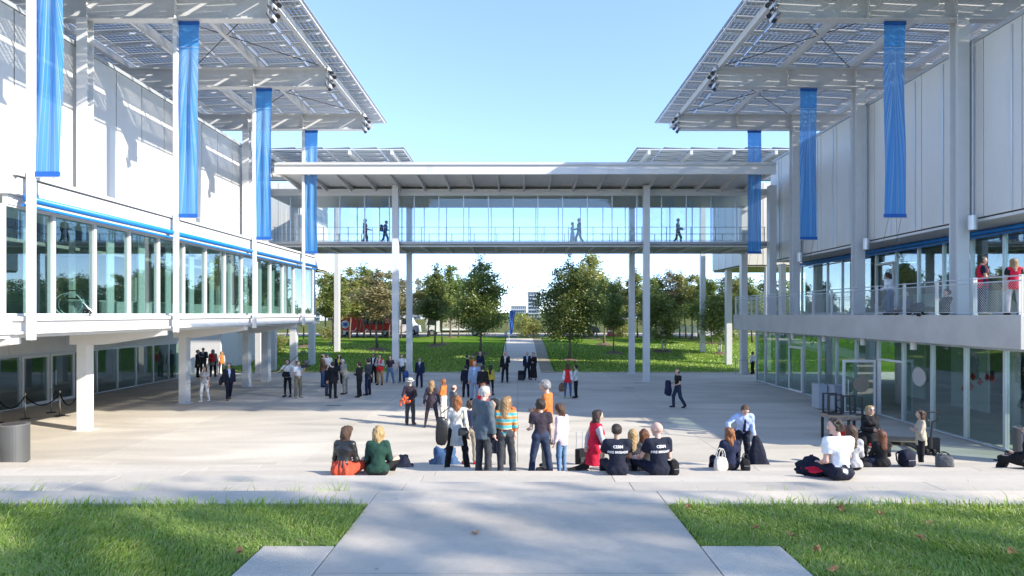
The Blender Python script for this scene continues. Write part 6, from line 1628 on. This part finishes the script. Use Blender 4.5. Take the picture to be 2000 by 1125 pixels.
# jacket carried by the walker, and jackets dropped on the steps
def garment_heap(name, label, cat, X, Y, z, r, col, seed, extra=None):
    q_ = MB(); rg = random.Random(seed)
    soft(q_, (X, Y, z + r[2]*.45), r, seed, .9, .22, 20, 12)
    soft(q_, (X + r[0]*.7, Y - .03, z + r[2]*.25), (r[0]*.6, r[1]*.8, r[2]*.5), seed+1, .9, .25)
    soft(q_, (X - r[0]*.75, Y + .03, z + r[2]*.2), (r[0]*.5, r[1]*.7, r[2]*.42), seed+2, .9, .25)
    q_.v = [(a, b, max(c, z + .002)) for a, b, c in q_.v]
    o = q_.build(name, cmat('c', col), smooth=True); tag(o, label, cat, 'jackets lying on the steps'); return o
garment_heap('folded_jacket', 'dark navy jacket in a heap right of the long blonde hair', 'jacket', at(783, 12.7), 12.7, tz(6), (.20, .14, .22), 'dknavy', 2)
garment_heap('denim_jacket', 'blue denim jacket heaped behind the cream coat', 'jacket', at(868, 14.1), 14.1, tz(7), (.30, .2, .34), 'jean', 7)
garment_heap('jacket_bundle', 'navy and red jacket bundle on the upper step beside the white tee', 'jacket', at(1590, 9.1), 9.1, tz(3), (.22, .16, .18), 'dknavy', 12)
o = MB(); soft(o, (at(1592, 9.05), 9.02, tz(3)+.12), (.20, .15, .05), 31, .9, .2); o = o.build('red_scarf', cmat('c', 'crimson'), smooth=True); tag(o, 'red cloth folded into the navy jacket bundle', 'scarf')
p = PPL['walker']; q_ = MB(); c = p['rh']; soft(q_, c + Vector((-.16, -.05, -.2)), (.15, .12, .34), 4, .9, .2); o = q_.build('carried_jacket', cmat('c', 'navy'), smooth=True); tag(o, 'navy jacket hanging over the arm of the person walking left', 'jacket')
p = PPL['tw']; q_ = MB(); soft(q_, p['lh'] + Vector((-.02, 0, -.22)), (.16, .13, .36), 14, .9, .2); o = q_.build('carried_coat', cmat('c', 'black'), smooth=True); tag(o, 'black coat carried over the arm on the terrace', 'coat')
# long dark jacket held by the pale blue shirt
p = PPL['shirt']; c = p['lh']
q_ = MB(); pts = []; nu = 16; v = []
for j in range(9):
    t = j/8; ww = .05 + .27*t**.8; zc = c.z + .04 - t*.86
    for i in range(nu):
        a = 6.283*i/nu; v.append((c.x + .08*t + math.cos(a)*ww*(1+.12*math.sin(3*a+j)), c.y - .05 + math.sin(a)*(.05+.07*t)*(1+.2*math.sin(5*a)), zc + .03*math.sin(3*a)*t))
fs = [(j*nu+i, j*nu+(i+1) % nu, (j+1)*nu+(i+1) % nu, (j+1)*nu+i) for j in range(8) for i in range(nu)] + [tuple(range(nu)), tuple(range(8*nu, 9*nu))]
q_.add(v, fs); o = q_.build('held_jacket', cmat('c', 'dknavy'), smooth=True); tag(o, 'long dark jacket hanging from the hand of the pale blue shirt', 'jacket')
# bags along the steps
p = PPL['coat']
sbg = bag('shoulder_bag', 'large black leather bag hanging at the left of the cream coat', 'bag', (at(863, 12.5), 12.42, 4.1 + (613-868)/F*12.5), (.26, .16, .62), 'leather', 0, 8, 8, pocket=False)
sh = p['W'](p['pel'] + np.array([-.15, -.02, .5])); t = MB(); t.tube([Vector((at(863, 12.5), 12.42, 4.1 + (613-806)/F*12.5)), sh + Vector((-.02, -.1, .0)), sh + Vector((0, .05, .01))], .012, 6); t.build('strap', cmat('c', 'leather'), sbg)
sb2 = bag('small_shoulder_bag', 'small black bag at the right hip of the cream coat', 'bag', (at(906, 12.45), 12.33, 4.1 + (613-850)/F*12.4), (.24, .10, .18), 'dgrey', 0, 0, 9, pocket=False)
sh = p['W'](p['pel'] + np.array([.14, -.02, .5])); t = MB(); t.tube([Vector((at(906, 12.4), 12.33, 4.1 + (613-835)/F*12.4)), sh + Vector((.02, -.15, -.2)), sh + Vector((0, -.02, .01))], .006, 6); t.build('strap', cmat('c', 'black'), sb2)
bag('backpack', 'black backpack beside the bald navy polo', 'backpack', (at(1314, 10.2), 10.15, tz(4)), (.18, .16, .26), 'black', .05, 20, 10, kind='pack')
bag('tote_bag', 'cream canvas tote slung left of the seated navy jacket', 'bag', (at(1406, 11.5), 11.45, tz(5)), (.34, .14, .30), 'offwhite', .20, 25, 11, pocket=False)
bag('handbag', 'small black bag at the right of the seated navy jacket', 'bag', (at(1452, 11.6), 11.5, tz(5)), (.2, .14, .26), 'black', .12, 0, 12)
bag('camera_bag', 'black and green camera bag next to the white tee', 'bag', (at(1683, 12.7), 12.6, tz(6)), (.34, .2, .22), 'black', .08, 15, 13)
bag('handbag', 'navy handbag beside the seated curly auburn hair', 'bag', (at(1703, 13.0), 12.95, tz(6)), (.32, .2, .24), 'navy', .14, -10, 14, pocket=False)
bag('rucksack', 'dark rucksack with top handle standing on the step', 'backpack', (at(1768, 13.0), 12.95, tz(6)), (.34, .24, .38), 'dknavy', .06, 12, 15, kind='pack')
bag('tote_bag', 'grey slouching tote bag, rightmost bag on the step', 'bag', (at(1841, 13.0), 12.95, tz(6)), (.38, .2, .27), 'grey', .10, -15, 16, pocket=False)
p = PPL['blond']; bag('shoulder_bag', 'black shoulder bag hanging at the hip of the blonde in black', 'bag', p['W'](p['pel'] + np.array([.27, .05, -.3])), (.30, .14, .36), 'black', .1, 170, 17, pocket=False)
def phone(c, label, rz=0):
    o = thing('phone', label, 'phone', c, R(rz), 'phones held in the hand'); MB().box(-.037, .037, -.005, .005, -.05, .10).build('case', BLACKM, o, local=True, bevel=.003); MB().box(-.033, .033, .0055, .0065, -.045, .095).build('screen', VGL, o, local=True)
p = PPL['white']; phone(p['lh'] + Vector((0, .03, .05)), 'dark phone held up by the white tee on the step', 20)
p = PPL['blond']; phone((p['lh'] + p['rh'])/2 + Vector((0, -.02, .05)), 'phone held by the blonde in black', 180)
p = PPL['edge']; q_ = MB(); soft(q_, (p['lh'] + p['rh'])/2 + Vector((-.12, -.05, -.03)), (.14, .12, .07), 2, .9, .05); q_.ell((p['lh'] + p['rh'])/2 + Vector((-.28, -.08, -.07)), (.10, .09, .012), 12, 5); o = q_.build('cap', cmat('c', 'black'), smooth=True); tag(o, 'black peaked cap held at the right margin', 'cap')
bag('backpack', 'grey rucksack leaning on the terrace floor behind the railing', 'backpack', (at(1795, 20.5), 20.5, 4.065), (.34, .25, .42), 'dgrey', .06, 10, 19, kind='pack')

# ================================================================ FURNITURE ON THE PLAZA
def bin_(label, X, Y, z, r, h):
    o = thing('litter_bin', label, 'bin', (X, Y, z), group='steel litter bins')
    m = mat('bin_grey_steel', (.16, .165, .165), .38, .6, noise=.08, nscale=2, stretch=(1, 1, .2))
    MB().cyl((0, 0, .03), (0, 0, h), r, n=36, cap=True).build('body', m, o, local=True, smooth=False)
    MB().cyl((0, 0, 0), (0, 0, .03), r*.9, n=28).build('base', BLACKM, o, local=True); MB().cyl((0, 0, h+.001), (0, 0, h+.03), r*1.02, n=36).build('rim', mat('bin_rim', (.3, .3, .3), .3, .7), o, local=True)
    MB().cyl((0, 0, h+.031), (0, 0, h+.034), r*.75, n=28).build('opening', DARK, o, local=True)
    MB().box(-r*.9, -r*.9+.03, -r*.5, -r*.45, .1, h-.1).build('hinge', GREYST, o, local=True)
bin_('grey round steel bin at the left margin of the plaza', at(27, 15.7), 15.7, 0, .35, 1.04)
bin_('round steel bin by the glazing at the right margin', at(2006, 15.6), 15.6, 0, .30, .95)
# grey cabinets by the glazing
CAB = mat('cabinet_grey', (.40, .43, .46), .5, noise=.04)
for i, (x, w_) in enumerate(((1600, .36), (1624, .55))):
    Y = [24.6, 24.2][i]; X = 13.05 + .52*i; o = thing('cabinet', ['narrow pale grey cabinet, left of two by the open glass door', 'wider pale grey cabinet, right of two by the open glass door'][i], 'cabinet', (X, Y, 0), group='grey cabinets on the plaza')
    MB().box(-w_/2, w_/2, -.3, .3, .04, 1.05).build('body', CAB, o, local=True, bevel=.01); MB().box(-w_/2-.01, w_/2+.01, -.31, .31, 1.051, 1.08).build('top', CAB, o, local=True, bevel=.005)
    MB().box(-w_/2+.02, w_/2-.02, -.312, -.301, .1, 1.0).build('door', CAB, o, local=True, bevel=.004); MB().box(-.01, .01, -.33, -.313, .6, .75).build('handle', BLACKM, o, local=True)
# workbench with black stool frames
WOOD = mat('pallet_wood', (.34, .25, .16), .8, noise=.3, nscale=5, stretch=(8, 1, 8), bump=.3, var=.12)
tx, tY = at(1648, 18.6), 18.6
o = thing('trestle_table', 'weathered wooden worktop on black legs carrying upturned stool frames', 'table', (tx, tY, 0))
for k in range(5): MB().box(-.62, .62, -.34+.137*k, -.34+.137*k+.13, .78, .82).build('plank', WOOD, o, local=True)
for a, b in ((-.55, -.28), (.5, -.28), (-.55, .28), (.5, .28), (0, -.28)): MB().box(a-.035, a+.035, b-.03, b+.03, 0, .78).build('leg', BLACKM, o, local=True)
MB().box(-.6, .6, -.3, .3, .70, .775).build('frame', mat('table_grey', (.25, .25, .25), .6), o, local=True)
q_ = MB(); soft(q_, (.1, -.1, .75), (.3, .26, .1), 8, .9, .25); q_.build('cloth', cmat('c', 'stone'), o, local=True, smooth=True)
for i, (dx, dy, w_, h_) in enumerate(((-.32, .1, .42, .62), (.26, -.05, .42, .56))):
    s = thing('stool_frame', ['taller black square stool frame on the left of the worktop', 'lower black square stool frame on the right of the worktop'][i], 'stool', (tx+dx, tY+dy, .822), R(8*i), 'black stool frames on the worktop')
    for a in (-1, 1):
        for b in (-1, 1): MB().box(a*w_/2-.025, a*w_/2+.025, b*w_*.4-.025, b*w_*.4+.025, .04, h_).build('leg', BLACKM, s, local=True)
    for z in (0, h_): 
        
            for e in (-1, 1): MB().box(-w_/2-.025, w_/2+.025, e*w_*.4-.025, e*w_*.4+.025, z, z+.04).build('frame_bar', BLACKM, s, local=True)
# pallet and pallet trucks
px_, pY = at(1757, 18.0), 18.0
o = thing('pallet', 'wooden pallet lying flat by the right glazing', 'pallet', (px_, pY, 0), R(-18))
for k in range(7): MB().box(-.6, .6, -.4+.116*k, -.4+.116*k+.1, .122, .144).build('plank', WOOD, o, local=True)
for a in (-.53, 0, .53):
    for b in (-.34, 0, .34): MB().box(a-.07, a+.07, b-.05, b+.05, .022, .12).build('block', WOOD, o, local=True)
for b in (-.34, 0, .34): MB().box(-.6, .6, b-.05, b+.05, 0, .022).build('runner', WOOD, o, local=True)
def jack(label, X, Y, rz, m):
    o = thing('pallet_truck', label, 'pallet truck', (X, Y, 0), R(rz), 'pallet trucks')
    for s in (-1, 1): MB().prism([(-.1, .08), (1.05, .05), (1.1, .09), (-.1, .14)], s*.2-.08, s*.2+.08).build('fork', m, o, local=True)
    MB().prism([(-.3, .06), (-.1, .06), (-.1, .18), (-.16, .48), (-.3, .48)], -.28, .28).build('body', m, o, local=True, bevel=.015)
    MB().cyl((-.38, 0, .2), (-.38, 0, .5), .05, n=12).build('pump', BLACKM, o, local=True)
    MB().tube([(-.4, 0, .4), (-.5, 0, 1.0)], .028, 8).build('tiller', BLACKM, o, local=True)
    MB().tube([(-.5, 0, .98), (-.51, .12, 1.04), (-.53, .17, 1.15), (-.54, .14, 1.26), (-.54, 0, 1.27), (-.54, -.14, 1.26), (-.53, -.17, 1.15), (-.51, -.12, 1.04), (-.5, 0, .98)], .018, 7).build('handle', BLACKM, o, local=True)
    for s in (-1, 1): MB().cyl((-.4, s*.09-.03, .09), (-.4, s*.09+.03, .09), .09, n=14).build('wheel', RUB, o, local=True)
jack('red pallet truck behind the seated white tee', at(1668, 18.2), 18.2, -70, mat('pallet_truck_red', (.55, .02, .015), .4))
jack('pallet truck with black loop handle by the right glazing', at(1806, 16.9), 16.9, 75, mat('pallet_truck_black', (.03, .03, .03), .5))
# stanchions and ropes at the left entrance
POLE = mat('brushed_pole', (.55, .5, .44), .3, .8)
SX = [(-4, 826), (49, 818), (117, 812), (100, 806), (150, 800)]
pts = []
for i, (x, y) in enumerate(SX[:4]):
    Y = depth(y); X = at(x, Y)
    o = thing('rope_stanchion', ['steel rope stanchion cut by the left margin', 'steel rope stanchion nearest the viewer, second from the left margin', 'steel rope stanchion just left of the first pillar', 'steel rope stanchion close to the entrance glass'][i], 'stanchion', (X, Y, 0), group='rope stanchions')
    MB().cyl((0, 0, 0), (0, 0, .025), .17, n=20).build('base', BLACKM, o, local=True); MB().cyl((0, 0, .025), (0, 0, .95), .025, n=12).build('pole', POLE, o, local=True, smooth=True); MB().ell((0, 0, .98), (.04, .04, .04), 10, 6).build('finial', POLE, o, local=True, smooth=True)
    pts.append(Vector((X, Y, .9)))
pts.append(Vector((at(158, 22.5), 22.3, .9)))
for i, (a, b) in enumerate(((0, 1), (1, 2), (2, 4))):
    pa, pb = pts[a], pts[b]
    o = MB().tube([pa.lerp(pb, t) - Vector((0, 0, .42*4*t*(1-t))) for t in np.linspace(0, 1, 13)], .022, 8).build('barrier_rope', cmat('c', 'black'), smooth=True)
    tag(o, ['black rope sagging at the left margin', 'black rope sagging between the two near stanchions', 'black rope running behind the first pillar'][i], 'rope', 'barrier ropes')
# revolving door drum at the far left
RD = thing('revolving_door', 'curved glass revolving door drum under the left pavilion', 'revolving door', (-19.9, 19.3, 0))
v = []; f = []
for i in range(25):
    a = math.pi*2*i/24; v += [(1.3*math.cos(a), 1.3*math.sin(a), .03), (1.3*math.cos(a), 1.3*math.sin(a), 2.5)]
    if i: f.append((2*i-2, 2*i, 2*i+1, 2*i-1))
MB().add(v, f).build('drum_glass', GL_GR, RD, local=True, smooth=True)
for k in range(4):
    a = math.pi*k/2 + .5; MB().bar((0, 0, 1.25), (1.2*math.cos(a), 1.2*math.sin(a), 1.25), .03, 2.3).build('wing', GL_GR, RD, local=True); MB().bar((1.2*math.cos(a), 1.2*math.sin(a), .05), (1.2*math.cos(a), 1.2*math.sin(a), 2.4), .05).build('wing_post', BLACKM, RD, local=True)
MB().cyl((0, 0, 2.51), (0, 0, 3.45), 1.36, n=36).build('canopy_ring', WHITE, RD, local=True); MB().cyl((0, 0, .0), (0, 0, .025), 1.36, n=36).build('threshold', GREYST, RD, local=True)
# wheelchair in the upper window
WX, WY = -13.05, 16.6
o = thing('wheelchair', 'empty black wheelchair behind the second upper window on the left', 'wheelchair', (WX, WY, 4.06), R(-60))
for s in (-1, 1):
    t = MB(); t.tube([(s*.3, .32*math.cos(a), .32 + .32*math.sin(a)) for a in np.linspace(0, 6.2832, 25)], .015, 6)
    w_ = t.build('wheel', ALU, o, local=True, smooth=True); q_ = MB()
    for a in np.linspace(0, 6.28, 13): q_.cyl((s*.3, 0, .32), (s*.3, .31*math.cos(a), .32+.31*math.sin(a)), .004, n=4)
    q_.build('spokes', ALU, w_); q_ = MB(); q_.tube([(s*.34, .28*math.cos(a), .32+.28*math.sin(a)) for a in np.linspace(0, 6.2832, 25)], .012, 6); q_.build('hand_rim', ALU, w_)
    for c_ in w_.children: c_.location = (0, 0, 0)
    t = MB(); t.tube([(s*.22, .42+.09*math.cos(a), .09+.09*math.sin(a)) for a in np.linspace(0, 6.2832, 15)], .02, 6); t.build('caster', RUB, o, local=True)
    MB().tube([(s*.25, -.22, .5), (s*.25, -.28, .95), (s*.25, -.40, .97)], .016, 6).build('push_handle', BLACKM, o, local=True)
    MB().tube([(s*.25, -.2, .5), (s*.25, -.2, .72), (s*.25, .18, .72), (s*.25, .25, .5)], .014, 6).build('armrest', BLACKM, o, local=True)
    MB().tube([(s*.22, .25, .48), (s*.18, .45, .2), (s*.18, .55, .1)], .014, 6).build('footrest', ALU, o, local=True)
MB().box(-.23, .23, -.22, .24, .47, .51).build('seat', BLACKM, o, local=True, bevel=.01); MB().box(-.23, .23, -.27, -.24, .52, .92).build('backrest', BLACKM, o, local=True, bevel=.01)
# bench tables behind the upper left windows
for k in range(3):
    o = thing('bench_table', ['white bench behind the third upper left window', 'white bench behind the fourth upper left window', 'white bench further along the upper left windows'][k], 'bench', (-14.3, 19.3+2.1*k, 4.06), group='benches behind the upper windows')
    MB().box(-.25, .25, -.9, .9, .45, .5).build('top', INTW, o, local=True)
    for a in (-.7, .7): MB().box(-.2, .2, a-.03, a+.03, 0, .45).build('leg', INTW, o, local=True)
# slim door frame at the far right corner of the plaza
o = thing('glass_gate', 'low glass gate at the far corner by the right columns', 'gate', (at(1440, 38.5), 38.5, 0))
MB().box(at(1436, 38.5), at(1436, 38.5)+.05, 38.48, 38.53, 0, 1.0).build('post', GREYST, o); MB().box(at(1460, 38.5), at(1460, 38.5)+.05, 38.48, 38.53, 0, 1.0).build('post', GREYST, o); MB().box(at(1436, 38.5), at(1460, 38.5)+.05, 38.48, 38.53, .96, 1.0).build('rail', GREYST, o)
